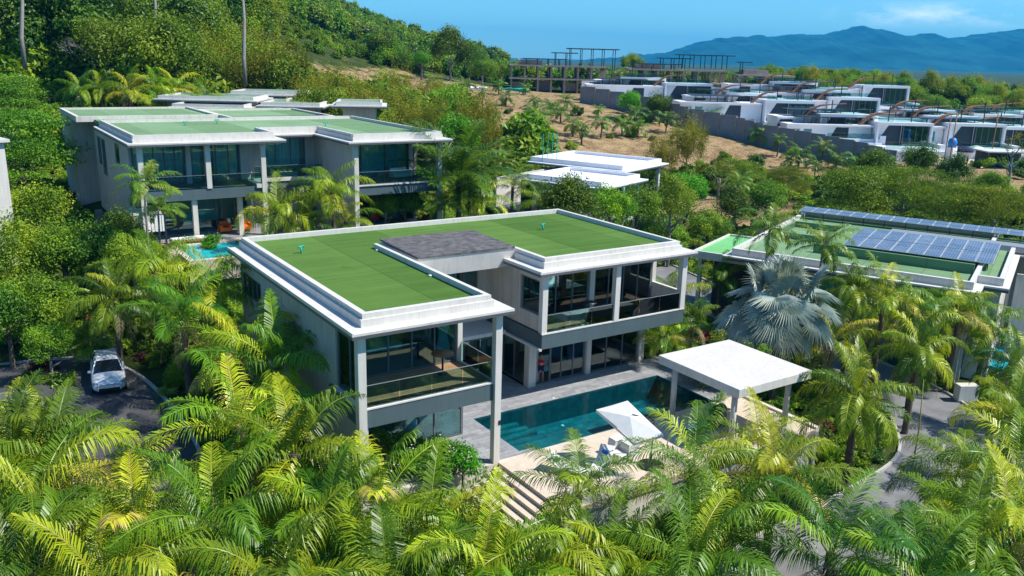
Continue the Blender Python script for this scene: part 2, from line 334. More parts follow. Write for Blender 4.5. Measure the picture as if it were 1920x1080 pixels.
# ------------------------------------------------------------------ terrain (structure)
CP = np.array([  # x, y, z of known ground heights
 (-13,-30,-4),(0,-15,-3.2),(10,-12,-3),(20,-12,-3.2),(30,-8,-3.2),(45,-15,-4),(48,0,-3.6),(38,-25,-4.5),(0,-40,-5),(-40,-30,-5),(60,-30,-6),
 (4,-4,-1.6),(1,-3,-1.5),(14,-8,-2.3),(24,-6,-2.4),(-1,-1,-1.0),(3,8,-.15),(-1,8,-.5),(-1,17,-.1),(22,17,-.1),(10,17,-.1),(24,4,-.7),(24,17,-.5),(26,9,-1.0),(34,12,-2.4),
 (-8,17,-.55),(-12,25,-.55),(-20,24,-.6),(-6,12,-.55),(-7,5,-.6),(-3.5,3,-1.3),(-10,0,-1.4),(-20,0,-2.2),(-25,15,-1.2),(-12,-12,-2.6),(-30,-10,-3),
 (0,42,3.1),(10,42,3.1),(25,42,3.1),(0,60,3.1),(28,60,3.3),(-4,80,4.2),(0,36,3.0),(15,34,2.9),(25,33,2.4),(5,24,.9),(15,24,.7),(-3,34,2.0),(-8,40,2.6),(24,24,0),(34,30,-.6),
 (-10,45,3.0),(-25,60,6),(-35,80,12),(13,102,9.5),(-15,105,13),(10,135,17),(10,180,38),(-30,150,34),(-60,120,30),(-60,60,12),(-50,20,1),
 (25,100,6.5),(33,88,6.2),(42,95,6.4),(40,130,9.5),(30,128,9),
 (51,47,-3.8),(60,62,-3.4),(72,62,-3.4),(45,60,-1),(38,57,1.5),(44,75,4),(55,90,5.4),(62,80,1.5),
 (76,144,10.5),(98,142,9),(66,100,6.4),(91,121,7.8),(91,101,4.6),(78,84,1.2),(96,66,-1.6),(106,53,0),(90,33,-.5),(109,33,3.6),(75,30,-3.2),(60,20,-3.5),(56,0,-3.6),(75,10,-3.4),(100,15,0),
 (130,164,8.6),(150,133,9.4),(163,118,9),(171,93,7.6),(171,67,4.6),(122,145,10),(132,61,2.2),(118,40,3.4),(140,30,3),(118,100,6.5),(145,95,6.5),
 (200,160,9),(230,120,7),(240,60,3),(270,200,12),(330,120,6),(180,20,2),(250,-50,0),
 (116,255,13),(85,210,20),(60,260,40),(120,330,32),(161,356,24),(100,400,46),(60,420,66),(210,340,14),(250,330,8),(0,300,85),(-80,250,80),(-200,200,80),(-100,450,140),(50,520,110),(200,480,40),
 (400,300,6),(500,100,2),(300,500,10),(700,300,0),(600,700,0),(200,900,20),(-200,900,60),(-400,300,60),(-300,0,5),(-200,-200,-6),(100,-200,-8),(400,-200,-5),(700,-100,0),(1200,500,0),(900,1200,0),(0,1500,0),(-900,900,20)], float)
WP = [(1090, 172, 195), (1170, 186, 189), (1245, 200, 179), (1290, 215, 173), (1380, 232, 166), (1430, 246, 161), (1520, 262, 153), (1600, 278, 147), (1680, 300, 140)]
WV = ((1250, 163, 200, 'white villa with slanted dark wall just below the middle concrete frame', 16, True), (1438, 196, 185, 'white villa with long pergola block on its left, middle of the white row', 16, True),
      (1560, 190, 190, 'white villa with green planted balcony in the upper middle of the white row', 9, True), (1622, 167, 205, 'topmost white villa under the wood with a round wooden end wall', 17, True),
      (1648, 238, 168, 'nearest white villa with a large terrace, lowest in the white row', 15, True), (1742, 225, 182, 'white villa right of the nearest one, dark slanted wall', 8, True), (1832, 222, 188, 'rightmost white villa of the row with a teal planted terrace', 6, True),
      (1368, 182, 194, 'small white villa block between the two left curved canopies', 8, True), (1512, 176, 200, 'white villa block left of the topmost villa', 9, True), (1700, 213, 190, 'white villa block tucked behind the nearest white villa', 5, True), (1885, 216, 205, 'small white villa at the right edge under the wood', 8, True),
      (1165, 152, 206, 'leftmost small white villa in front of the concrete frames', 5, True), (1540, 222, 172, 'white villa block with a terrace left of the nearest villa', 7, True), (1785, 240, 168, 'lower white villa left of the blue water tank', 6, True), (1450, 160, 208, 'white villa block at the foot of the rightmost concrete frame', 9, True), (1860, 246, 172, 'white villa above the sandy yard at the right', 6, True))
_ex = []
for _px, _py, _D in WP: _p = CAM_POS+_D*ray(_px, _py); _ex.append((_p[0], _p[1], _p[2]-2.6))
for _w in WV: _p = CAM_POS+_w[2]*ray(_w[0], _w[1]); _ex.append((_p[0], _p[1], _p[2]-6.4))
for _px, _py, _z in ((610, 0, 33), (700, 35, 24), (800, 60, 18), (900, 85, 13), (985, 105, 8.5)): _p = CAM_POS+400*ray(_px, _py); _ex.append((_p[0], _p[1], _z))
CP = np.array([c for c in CP.tolist() if c[:2] not in ([122., 145.], [132., 61.], [171., 93.], [163., 118.], [145., 95.], [118., 100.], [161., 356.], [210., 340.])]+[list(map(float, e)) for e in _ex])
def _rbf():
    P = CP[:, :2]; d = np.sqrt(((P[:, None]-P[None])**2).sum(-1)); K = d.copy(); n = len(P)
    K += np.eye(n)*-.6
    A = np.zeros((n+1, n+1)); A[:n, :n] = K; A[:n, n] = 1; A[n, :n] = 1
    return np.linalg.solve(A, np.append(CP[:, 2], 0))
RW = _rbf()
PADS = [(1.2, 22.5, -.2, 17.2, -.3, 1.5), (-2.4, 21.5, 34.6, 66, 4.0, 2.0), (5.5, 21.6, -3.2, 9.0, -1.9, 1.4)]
def zt(x, y):
    x = np.atleast_1d(np.asarray(x, float)); y = np.atleast_1d(np.asarray(y, float))
    z = np.zeros(x.shape)
    for i in range(0, x.size, 4000):
        d = np.sqrt((x[i:i+4000, None]-CP[None, :, 0])**2+(y[i:i+4000, None]-CP[None, :, 1])**2)
        z[i:i+4000] = d@RW[:-1]+RW[-1]
    for x0, x1, y0, y1, zz, s in PADS:
        dd = np.maximum(np.maximum(x0-x, x-x1), np.maximum(y0-y, y-y1)); w = np.clip(1-dd/s, 0, 1); w = w*w*(3-2*w); z = z*(1-w)+zz*w
    far = np.sqrt((x-40)**2+(y-60)**2)
    # rolling relief of the hill and the field
    amp = np.clip((far-70)/150, 0, 1)
    z = z+amp*(1.6*np.sin(x*.055+1)*np.cos(y*.047)+.8*np.sin(x*.13+y*.09))
    w = np.clip((far-900)/600, 0, 1)
    return z*(1-w)+0*w
def zt1(x, y): return float(zt(x, y)[0])
def hit(px, py, h=0., d0=18.):
    """where the line of sight of a pixel is h above the ground: used to survey plant positions"""
    r = ray(px, py); ds = d0*np.power(1.006, np.arange(0, 640)); P = CAM_POS+ds[:, None]*r
    g = P[:, 2]-zt(P[:, 0], P[:, 1])-h; k = np.argmax(g < 0)
    if g[k] >= 0: k = len(ds)-1
    return P[k, 0], P[k, 1], P[k, 2]-h, ds[k]
DRYP = [hit(a, b, 0, 100)[:2] for a, b in ((1120, 270), (1180, 290), (1250, 262), (1330, 250), (1400, 262), (1480, 285), (1560, 315), (1330, 400), (1650, 330), (1040, 262))]
def _grid():
    n = 260
    s = np.linspace(-1, 1, n); w = 9000*np.sinh(5.6*s)/np.sinh(5.6)
    X, Y = np.meshgrid(30+w, 40+w); Z = zt(X.ravel(), Y.ravel())
    return X.ravel(), Y.ravel(), Z, n
gx, gy, gz, gn = _grid()
def mat_ground():
    mt, t, o = newmat('ground')
    a = t.nodes.new('ShaderNodeAttribute'); a.attribute_name = 'dry'
    n1 = noise(t, .35, 6, .65); n2 = noise(t, 3.0, 5, .7)
    g = ramp(t, n1, [(.3, (.022, .04, .010)), (.55, (.05, .075, .018)), (.75, (.10, .085, .045))])
    d = ramp(t, mth(t, 'ADD', mth(t, 'MULTIPLY', n1, .6), mth(t, 'MULTIPLY', n2, .4)), [(.32, (.10, .085, .035)), (.45, (.25, .165, .085)), (.55, (.38, .27, .14)), (.7, (.46, .35, .19))])
    f = ramp(t, mth(t, 'ADD', a.outputs['Fac'], mth(t, 'MULTIPLY', mth(t, 'SUBTRACT', n1, .5), .9)), [(.42, (0, 0, 0)), (.56, (1, 1, 1))])
    col = mixc(t, f, g, d); col = mixc(t, 1, col, ramp(t, n2, [(.3, (.7, .7, .7)), (.7, (1.25, 1.25, 1.25))]), 'MULTIPLY')
    pbsdf(t, o, col, .95, .1, 0, bump(t, n2, .8, .25)); return mt
M['ground'] = mat_ground()
def build_ground():
    fs = [(j*gn+i, j*gn+i+1, (j+1)*gn+i+1, (j+1)*gn+i) for j in range(gn-1) for i in range(gn-1)]
    me = bpy.data.meshes.new('ground'); me.from_pydata(list(zip(gx.tolist(), gy.tolist(), gz.tolist())), [], fs); me.materials.append(M['ground'])
    def blob(cx, cy, rx, ry, rot=0.):
        c, s = math.cos(rot), math.sin(rot); dx, dy = gx-cx, gy-cy
        return 1-np.sqrt(((dx*c+dy*s)/rx)**2+((-dx*s+dy*c)/ry)**2)
    dry = np.maximum.reduce([blob(95, 112, 62, 34, -.75), blob(84, 100, 30, 22, 0), blob(128, 62, 30, 16, -.7), blob(165, 115, 60, 40, -.7), blob(112, 36, 14, 12), blob(100, 150, 40, 22, 0), blob(98, 46, 7, 5), blob(62, 72, 8, 5)]+[blob(q[0], q[1], 15, 11, -.7) for q in DRYP])
    at = me.attributes.new('dry', 'FLOAT', 'POINT'); at.data.foreach_set('value', np.clip(dry*1.6+.35, 0, 1).astype(np.float32))
    me.polygons.foreach_set('use_smooth', [True]*len(me.polygons)); me.update()
    o = bpy.data.objects.new('ground', me); COL.objects.link(o); tag(o, kind='structure'); return o
build_ground()

ROADS = []
def strip(name, pts, width, mat, lift=.03, kind='structure', kerb=True):
    """a road along a centre line, draped on the terrain, with real kerbs"""
    P = [Vector((x, y, 0)) for x, y in pts]
    fine = []
    for i in range(len(P)-1):
        a, b = P[max(i-1, 0)], P[i]; c, d = P[i+1], P[min(i+2, len(P)-1)]
        for k in range(8):
            t = k/8; fine.append(.5*((2*b)+(c-a)*t+(2*a-5*b+4*c-d)*t*t+(-a+3*b-3*c+d)*t**3))
    fine.append(P[-1]); n = len(fine)
    nrm = []
    for i in range(n):
        d = (fine[min(i+1, n-1)]-fine[max(i-1, 0)]).normalized(); nrm.append(Vector((-d.y, d.x, 0)))
    zs = [zt1(p.x, p.y) for p in fine]; zs = [sum(zs[max(0, i-6):i+7])/len(zs[max(0, i-6):i+7]) for i in range(n)]
    zz = []
    for i in range(n):
        zz.append(max([zs[i]]+[zt1((fine[i]+nrm[i]*width/2*s).x, (fine[i]+nrm[i]*width/2*s).y) for s in (-1, -.5, 0, .5, 1)])+lift)
    mb = MB(); vs = []
    for i in range(n):
        for s in (-1, 1): p = fine[i]+nrm[i]*width/2*s; vs.append((p.x, p.y, zz[i]))
    mb.add(vs, [(2*i, 2*i+1, 2*i+3, 2*i+2) for i in range(n-1)])
    tag(mb.build(name, mat), kind=kind)
    if kerb:
        for s in (-1, 1):
            kb = MB(); vs = []
            for i in range(n):
                for off, h in ((0, -.5), (0, .13), (.16, .13), (.16, -.5)):
                    p = fine[i]+nrm[i]*(width/2+off)*s; vs.append((p.x, p.y, zz[i]+h))
            kb.add(vs, [(4*i+k, 4*i+k+1, 4*i+k+5, 4*i+k+4) for i in range(n-1) for k in range(3)])
            tag(kb.build('kerb', M['kerb']), kind='structure')
    ROADS.append((np.array([(p.x, p.y) for p in fine]), width)); return fine
strip('road', [(-30, 27), (-20, 24.0), (-12, 22.9), (-8.6, 20.5), (-7.4, 15), (-7.4, 8), (-8.5, 0), (-11, -9)], 5.2, M['asphalt'], .05)
strip('road', [(2, -20), (12, -12.2), (20, -10.8), (29, -9.2), (34, -6.2), (37.5, -1.5), (39, 6), (40.5, 13), (42, 22), (43, 30)], 5.6, M['asphalt_pale'], .05)
strip('road', [(31, -7.5), (36, -11.5), (44, -18), (52, -24)], 5.2, M['asphalt_pale'], .06)

# blue mountains across the water, kilometres away
def mountains():
    prof = [(1040, 118), (1130, 110), (1180, 104), (1215, 101), (1260, 95), (1300, 80), (1350, 68), (1400, 67), (1450, 66), (1500, 61), (1545, 63), (1575, 55), (1605, 47), (1640, 53), (1680, 63), (1700, 64), (1745, 61), (1775, 72), (1800, 66), (1850, 57), (1900, 54), (1960, 50), (2050, 58), (2200, 60), (2400, 90)]
    D = 6200.; xs = np.linspace(1040, 2400, 380); ys = np.interp(xs, [p[0] for p in prof], [p[1] for p in prof])
    rng = np.random.default_rng(3); vs = []; rows = 16; nx = len(xs)
    rid = np.array([(CAM_POS+D*ray(a, b)) for a, b in zip(xs, ys)])
    sm = np.convolve(rng.normal(size=nx+8), np.ones(5)/5, 'same')[4:-4]
    dirv = np.array([AF[0], AF[1]])/np.hypot(AF[0], AF[1])
    for r in range(rows):
        t = r/(rows-1)*2-1
        for i in range(nx):
            h = rid[i, 2]+9*sm[i]+5*math.sin(i*.9)*math.sin(i*.31)
            fall = (1-abs(t))**.8; g = .12*math.sin(i*.13+r*.9)*abs(t)*(1-abs(t))*4
            vs.append((rid[i, 0]+dirv[0]*1400*t, rid[i, 1]+dirv[1]*1400*t, max(-5, h*(fall+g*.5)-5*abs(t))))
    fs = [(r*nx+i, r*nx+i+1, (r+1)*nx+i+1, (r+1)*nx+i) for r in range(rows-1) for i in range(nx-1)]
    mb = MB(); mb.add(vs, fs, 0, True)
    mt = mat_plain('haze_blued_forest', (.014, .070, .065), .95, .75, .005, spec=.05)  # forest green pushed bluish: part of the distance haze is in this colour
    tag(mb.build('hills', mt), kind='structure')
mountains()
# ------------------------------------------------------------------ building helpers
def glazing(root, p0, p1, z0, z1, n, mat='frame', thick=.07, rail=None, glass='glass', skip=()):
    """a run of framed panes between two plan points: window > pane"""
    a = Vector((*p0, 0)); b = Vector((*p1, 0)); d = b-a; u = d.normalized(); fr = MB(); gl = MB()
    def seg(s0, s1, za, zb, th, mb, off=0.):
        nrm = Vector((-u.y, u.x, 0)); q = []
        for z in (za, zb):
            for s, w in ((s0, -th/2), (s1, -th/2), (s1, th/2), (s0, th/2)):
                p = a+u*s+nrm*(w+off); q.append((p.x, p.y, z))
        mb.hull8(q[:4], q[4:])
    Ln = d.length
    seg(0, Ln, z0, z0+.07, thick, fr); seg(0, Ln, z1-.08, z1, thick, fr)
    for i in range(n+1):
        s = Ln*i/n; w = .035 if 0 < i < n else .06
        s = min(max(s, w), Ln-w); seg(s-w, s+w, z0+.07, z1-.08, thick+.006, fr)
    if rail: seg(0, Ln, rail-.03, rail+.03, thick-.01, fr)
    for i in range(n):
        if i in skip: continue
        seg(Ln*i/n+.035, Ln*(i+1)/n-.035, z0+.06, z1-.07, .012, gl)
    w = fr.build('window', M[mat], root); gl.build('pane', M[glass], w); return w
def curtain(p0, p1, z0, z1, label, group=None, waves=7, tie=.0, amp=.05):
    a = Vector((*p0, 0)); b = Vector((*p1, 0)); d = b-a; u = d.normalized(); nr = Vector((-u.y, u.x, 0)); mb = MB(); nx, nz = waves*6, 8; vs = []
    for j in range(nz+1):
        t = j/nz; pinch = 1-tie*math.exp(-((t-.42)/.16)**2)
        for i in range(nx+1):
            s = i/nx; p = a+d*(.5+(s-.5)*pinch)+nr*amp*math.sin(s*waves*2*math.pi+.6*math.sin(j))
            vs.append((p.x, p.y, z0+(z1-z0)*t))
    mb.add(vs, [(j*(nx+1)+i, j*(nx+1)+i+1, (j+1)*(nx+1)+i+1, (j+1)*(nx+1)+i) for j in range(nz) for i in range(nx)], 0, True)
    o = mb.build('curtain', M['curtain']); tag(o, label, 'curtain', group); return o
def rail_glass(root, p0, p1, z, h=1.0, n=3):
    a = Vector((*p0, 0)); b = Vector((*p1, 0)); mb = MB(); u = (b-a)
    for i in range(n):
        s0, s1 = i/n+.004, (i+1)/n-.004; q0 = a+u*s0; q1 = a+u*s1
        mb.beam((q0.x, q0.y, z+h/2), (q1.x, q1.y, z+h/2), .014, h)
    tp = MB().beam((a.x, a.y, z+h+.01), (b.x, b.y, z+h+.01), .03, .02)
    o = mb.build('glass_railing', M['glass_clear'], root); tp.build('handrail', M['frame_light'], o); return o

# ------------------------------------------------------------------ main villa
V = thing('villa', 'nearest white villa with two lawn green roofs, dark shingle canopy and pool', 'house', (0, 0, 0))
ZE, ZT, ZP = 7.2, 7.72, 7.96
# walls, left wing
w = MB(); w.box(0, .2, -.06, 16.78, -1.4, 3.93)
for y0, y1, z0, z1 in ((2.8, 11.3, 3.93, 7.18), (11.3, 12.25, 6.12, 7.18), (11.3, 12.25, 3.93, 4.9), (12.25, 13.2, 3.93, 7.18), (13.2, 16.4, 6.12, 7.18), (13.2, 16.4, 3.93, 4.85), (16.4, 16.78, 3.93, 7.18)):
    w.box(0, .2, y0, y1, z0, z1)
w.box(.2, 12.2, 16.58, 16.78, -.5, 7.18)
w.box(6.07, 6.27, 3.35, 16.5, 3.96, 7.18); w.box(6.47, 6.67, 8, 16.5, 0, 3.09)
w.build('wall', M['wall'], V)
w = MB(); w.box(12.15, 12.4, 6.7, 16.78, 3.96, 7.18); w.box(12.15, 12.4, 4.78, 6.7, 3.96, 4.82); w.box(12.15, 12.4, 4.78, 6.7, 6.74, 7.18)
w.box(12.4, 22.1, 16.58, 16.78, -.5, 7.18); w.box(21.9, 22.1, 7.3, 16.58, 3.96, 7.18); w.box(21.1, 21.3, 7.05, 16.58, -.5, 3.09); w.box(12.85, 13.05, 9.6, 16.58, 0, 3.09)
w.box(12.15, 12.19, 4.76, 4.80, 3.95, 7.18)
w.build('wall', M['wall'], V)
B(22.08, 22.3, 4.74, 7.0, 3.96, 5.0).build('balcony_wall', M['wall_light'], V)
# floor slabs
s = MB(); s.box(-.14, 6.42, -.14, 3.4, 3.1, 3.9).box(.2, 6.27, 3.4, 16.58, 3.1, 3.9); s.build('floor_slab', M['slab'], V)
s = MB(); s.box(12.06, 22.3, 4.38, 16.55, 3.1, 3.9); s.build('floor_slab', M['slab'], V)
B(11.90, 12.06, 4.36, 16.5, 3.02, 3.14).build('slab_trim', M['white'], V)
s = MB(); s.box(-.17, 6.45, -.17, .03, 3.9, 3.965).box(6.25, 6.45, .03, 3.05, 3.9, 3.965); s.box(-.17, .02, .03, 2.8, 3.93, 4.0); s.build('balcony_sill', M['white'], V)
B(12.04, 22.32, 4.35, 4.5, 3.9, 3.965).build('balcony_sill', M['white'], V)
B(.02, 6.25, .03, 3.07, 3.9, 3.96).build('balcony_floor', M['wood'], V)
B(12.4, 22.08, 4.5, 6.95, 3.9, 3.955).build('balcony_floor', M['wood'], V)
# columns
for (x, y, z0, z1, ww) in ((-.12, -.12, -1.6, ZE-.02, .36), (6.39, -.12, -.02, ZE-.02, .34), (6.28, 3.1, 3.96, ZE-.02, .26), (12.22, 4.58, 3.965, ZE-.02, .34), (17.1, 4.52, 3.965, ZE-.02, .34), (22.15, 4.56, 3.965, ZE-.02, .36), (22.2, 7.15, 3.96, ZE-.02, .3), (17.3, 7.02, 3.96, ZE-.02, .34),
                           (12.98+.1, 6.84, 0, 3.1, .5), (17.17, 6.86, 0, 3.1, .34), (21.32, 6.9, 0, 3.1, .4)):
    B(x-ww/2, x+ww/2, y-ww/2, y+ww/2, z0, z1).build('column', M['white'] if y < 5 else M['wall_light'], V, bevel=.012)
B(6.44, 6.56, -.32, -.22, 1.9, 2.1).build('wall_lamp', M['metal_dark'], V)
# roof: eaves with dark edge, two stepped parapets, lawn
rects = ((-.66, 6.92, -.66, 16.83), (11.57, 22.69, 3.99, 16.83))
e = MB(); ed = MB()
for x0, x1, y0, y1 in rects:
    e.box(x0, x1, y0, y1, 7.32, 7.42); ed.box(x0+.004, x1-.004, y0+.004, y1-.004, 7.18, 7.32)
    e.box(x0, x0+.08, y0, y1, 7.42, 7.47)
e.box(6.92, 11.57, 9.0, 16.83, 7.32, 7.42); ed.box(6.924, 11.566, 9.004, 16.826, 7.18, 7.32)
e.build('eave', M['white'], V); ed.build('eave_edge', M['grey_edge'], V)
p = MB(); q = MB()
def par(x0, x1, y0, y1, sx0=0, sx1=0, sy0=0, sy1=0):
    p.box(x0, x1, y0, y1, 7.42, 7.74); k = .10
    q.box(x0+k*sx0, x1-k*sx1, y0+k*sy0, y1-k*sy1, 7.74, ZP)
par(0, .36, .36, 16.47, sx0=1); par(0, 6.27, 0, .36, 1, 1, 1, 0); par(5.95, 6.27, .36, 12.0, 0, 1)
par(0, 22.03, 16.47, 16.83, 1, 1, 0, 1); par(12.23, 12.57, 5.01, 11.9, sx0=1); par(12.23, 22.03, 4.65, 5.01, 1, 1, 1, 0); par(21.69, 22.03, 5.01, 16.47, 0, 1)
p.build('parapet', M['white'], V); q.build('parapet_cap', M['white'], V)
t = MB(); t.box(.36, 5.95, .36, 16.47, 7.42, ZT-.02).box(5.95, 12.57, 12.0, 16.47, 7.42, ZT-.02).box(12.57, 21.69, 5.01, 16.47, 7.42, ZT-.02); t.build('roof_lawn', M['turf'], V)
sh = MB(); sh.hull8([(6.30, 7.38, 8.0), (12.2, 7.38, 8.0), (12.2, 11.95, 8.10), (6.30, 11.95, 8.10)], [(6.30, 7.38, 8.1), (12.2, 7.38, 8.1), (12.2, 11.95, 8.20), (6.30, 11.95, 8.20)])
sh.build('shingle_canopy', M['shingle'], V)
f = MB(); f.hull8([(6.3, 7.62, 6.95), (12.2, 7.62, 6.95), (12.2, 7.8, 6.95), (6.3, 7.8, 6.95)], [(6.3, 7.42, 7.995), (12.2, 7.42, 7.995), (12.2, 7.8, 7.995), (6.3, 7.8, 7.995)])
f.box(6.3, 6.45, 7.8, 11.9, 7.43, 8.0)
f.build('fascia', M['white'], V)
# link between the wings
l = MB(); l.box(6.67, 12.85, 9.9, 10.05, 3.0, 3.96).box(6.67, 8.6, 9.9, 10.05, 3.96, 7.1).box(11.4, 12.15, 9.9, 10.05, 3.96, 7.1); l.build('wall', M['wall'], V)
glazing(V, (8.6, 9.97), (11.4, 9.97), 3.98, 7.1, 3)
B(6.5, 11.88, 7.6, 9.88, 3.1, 3.3).build('canopy_slab', M['white'], V); B(6.5, 11.85, 7.64, 9.86, 3.0, 3.1).build('canopy_soffit', M['grey_edge'], V)
glazing(V, (6.7, 9.9), (12.85, 9.9), .02, 2.98, 4)
# glass walls
glazing(V, (.25, 3.12), (6.15, 3.12), 3.97, 7.16, 5, rail=None)
glazing(V, (.10, .12), (.10, 2.76), 4.0, 7.16, 2, glass='glass')
glazing(V, (.25, 3.22), (6.6, 3.22), .02, 3.08, 4)
glazing(V, (6.6, 3.28), (6.6, 7.9), .02, 3.08, 3)
glazing(V, (12.42, 7.0), (17.12, 7.0), 3.96, 7.16, 4); glazing(V, (17.48, 7.0), (21.98, 7.0), 3.96, 7.16, 4)
glazing(V, (12.27, 4.8), (12.27, 6.66), 4.84, 6.72, 1)
glazing(V, (14.42, 6.88), (16.98, 6.88), .02, 3.08, 3); glazing(V, (17.36, 6.88), (21.1, 6.88), .02, 3.08, 3)
glazing(V, (13.0, 7.12), (13.0, 9.6), .02, 3.08, 2, skip=(0,))
f = MB(); f.box(13.34, 14.42, 6.84, 6.92, 3.0, 3.08).box(13.34, 14.42, 6.84, 6.92, -.01, .03); each(f, 'door_frame', M['frame'], V)
glazing(V, (.08, 13.22), (.08, 16.38), 4.87, 6.10, 4, thick=.12); glazing(V, (.08, 11.32), (.08, 12.23), 4.92, 6.10, 1, thick=.12)
rail_glass(V, (.12, -.05), (6.2, -.05), 3.97, .95, 4); rail_glass(V, (6.38, .1), (6.38, 2.96), 3.97, .95, 2)
rail_glass(V, (12.42, 4.46), (16.92, 4.46), 3.97, .95, 3); rail_glass(V, (17.3, 4.46), (21.95, 4.46), 3.97, .95, 3)
# interior
i = MB(); i.box(.21, 6.05, 3.2, 16.55, 3.9, 3.94).box(.21, 6.45, 3.3, 16.5, -.02, .01).box(12.41, 21.88, 7.1, 16.5, 3.9, 3.94).box(13.06, 21.08, 7.0, 16.5, -.02, .01).box(6.7, 12.8, 10.06, 16.5, 3.9, 3.94).box(6.7, 12.8, 10, 16.5, -.02, .01)
i.build('indoor_floor', M['carpet'], V)
i = MB(); i.box(.22, 6.05, 8.2, 8.3, 3.95, 7.15).box(.22, 6.4, 8.6, 8.7, .02, 3.08).box(12.42, 21.8, 11.6, 11.7, 3.95, 7.15).box(13.06, 21, 11.9, 12, .02, 3.08).box(17.35, 17.45, 7.3, 11.6, 3.95, 7.15).box(6.7, 12.1, 13.5, 13.6, 3.95, 7.15).box(6.7, 12.8, 13.5, 13.6, .02, 3.0)
each(i, 'inner_wall', M['interior'], V)
B(13.3, 14.6, 10.2, 11.8, .0, 2.9).build('cupboard', M['timber'], V)
# drain vents on the lawn roof
def vent(x, y, z, label, parent_loc=None):
    r = thing('roof_vent', label, 'vent', (x, y, z), .3, 'green vent pipes standing on the green roofs')
    MB().tube([(0, 0, -.05), (0, 0, .34)], .045).build('pipe', M['teal_pipe'], r)
    MB().tube([(-.19, 0, .30), (-.16, 0, .37), (.16, 0, .37), (.19, 0, .30)], .05).build('vent_cap', M['teal_pipe'], r); return r
vent(2.05, 12.55, 7.7, 'green vent pipe on the left lawn roof of the nearest villa')
vent(17.35, 12.04, 7.7, 'green vent pipe on the right lawn roof of the nearest villa')
for (x, y) in ((5.85, 11.3), (5.8, 5.1)):
    MB().lathe([(.07, 0), (.12, .02), (.10, .07), (.03, .09)], (x, y, ZT-.02), 10).build('roof_drain', M['white'], V)

c_ = MB(); c_.box(-.5, 6.8, -.5, 16.5, 7.150, 7.176).box(11.75, 22.5, 4.15, 16.5, 7.150, 7.176).box(6.8, 11.75, 10.1, 16.5, 7.150, 7.176); each(c_, 'ceiling', M['ceiling'], V)
c_ = MB(); c_.box(.25, 6.4, .0, 16.4, 3.07, 3.096).box(12.2, 22.1, 4.5, 16.4, 3.07, 3.096); each(c_, 'ceiling', M['ceiling'], V)
# curtains and furniture seen through the glass
curtain((5.2, 3.42), (6.0, 3.42), 3.96, 7.1, 'tied pale curtain at the right end of the upper left glass wall', tie=.45)
curtain((.35, 1.7), (.35, 2.7), 3.97, 7.1, 'pale curtain behind the side glass of the upper left balcony', tie=.3)
curtain((5.55, 3.5), (6.25, 3.5), .03, 3.05, 'tied pale curtain in the right pane of the left ground floor', tie=.35)
curtain((12.7, 7.3), (13.5, 7.3), 3.96, 7.1, 'pale curtain at the left end of the upper right glass wall', tie=.3)
curtain((15.7, 7.3), (16.9, 7.3), 3.96, 7.1, 'full pale curtain left of the middle pillar of the upper right room', waves=9)
curtain((17.6, 7.3), (18.4, 7.3), 3.96, 7.1, 'pale curtain just right of the middle pillar of the upper right room')
curtain((20.7, 7.3), (21.8, 7.3), 3.96, 7.1, 'pale curtain at the right end of the upper right glass wall', tie=.3)
curtain((13.25, 8.9), (13.25, 9.5), .03, 3.03, 'pale curtain on the left of the dark side opening by the deck', tie=.2)
curtain((13.38, 7.05), (13.78, 7.05), .03, 3.03, 'gathered pale curtain beside the open door and the person', tie=.35)
curtain((16.2, 7.2), (16.85, 7.2), .03, 3.03, 'pale curtain left of the ground floor middle pillar', tie=.4)
curtain((20.2, 7.2), (20.95, 7.2), .03, 3.03, 'pale curtain at the right end of the ground floor glass', tie=.2)
curtain((8.8, 10.25), (10.2, 10.25), 3.96, 7.0, 'tied pale curtain in the recessed upper window between the wings', tie=.4)
curtain((12.45, 6.1), (12.45, 6.6), 4.0, 7.1, 'pale curtain behind the side window of the upper right balcony')
curtain((7.0, 10.2), (7.7, 10.2), .03, 2.95, 'pale curtain in the ground floor glass between the wings', tie=.3)

def bed(x, y, z, rz, label):
    r = thing('bed', label, 'bed', (x, y, z), rz)
    B(-1.0, 1.0, -1.0, 1.0, .12, .34).build('bed_base', M['timber'], r, bevel=.02); B(-.98, .98, -.98, .98, .34, .58).build('mattress', M['fabric_white'], r, bevel=.06)
    B(-1.1, 1.1, 1.0, 1.12, 0, 1.15).build('headboard', M['fabric_grey'], r, bevel=.03)
    for s in (-.5, .5): B(s-.36, s+.36, .5, .92, .58, .76).build('pillow', M['fabric_white'], r, bevel=.07)
bed(3.4, 6.2, 3.94, 0, 'white double bed behind the upper left glass wall'); bed(14.6, 9.6, 3.94, 0, 'white double bed behind the upper right balcony, left room'); 
bed(19.8, 9.8, 3.94, 0, 'white double bed in the rightmost upper room')
def sofa(x, y, z, rz, Lx, label, mat='fabric_white'):
    r = thing('sofa', label, 'sofa', (x, y, z), rz)
    B(-Lx/2, Lx/2, -.42, .42, .1, .42).build('seat', M[mat], r, bevel=.05); B(-Lx/2, Lx/2, .28, .46, .42, .82).build('backrest', M[mat], r, bevel=.06)
    for s in (-1, 1): B(s*Lx/2-.1, s*Lx/2+.1, -.42, .46, .1, .6).build('armrest', M[mat], r, bevel=.05)
sofa(15.9, 8.4, .02, 0, 2.4, 'pale sofa behind the ground floor glass right of the person'); sofa(19.2, 8.6, .02, 0, 2.6, 'pale sofa behind the rightmost ground floor glass')
sofa(2.6, 5.8, .02, 0, 2.4, 'grey sofa in the left ground floor room', 'fabric_grey')
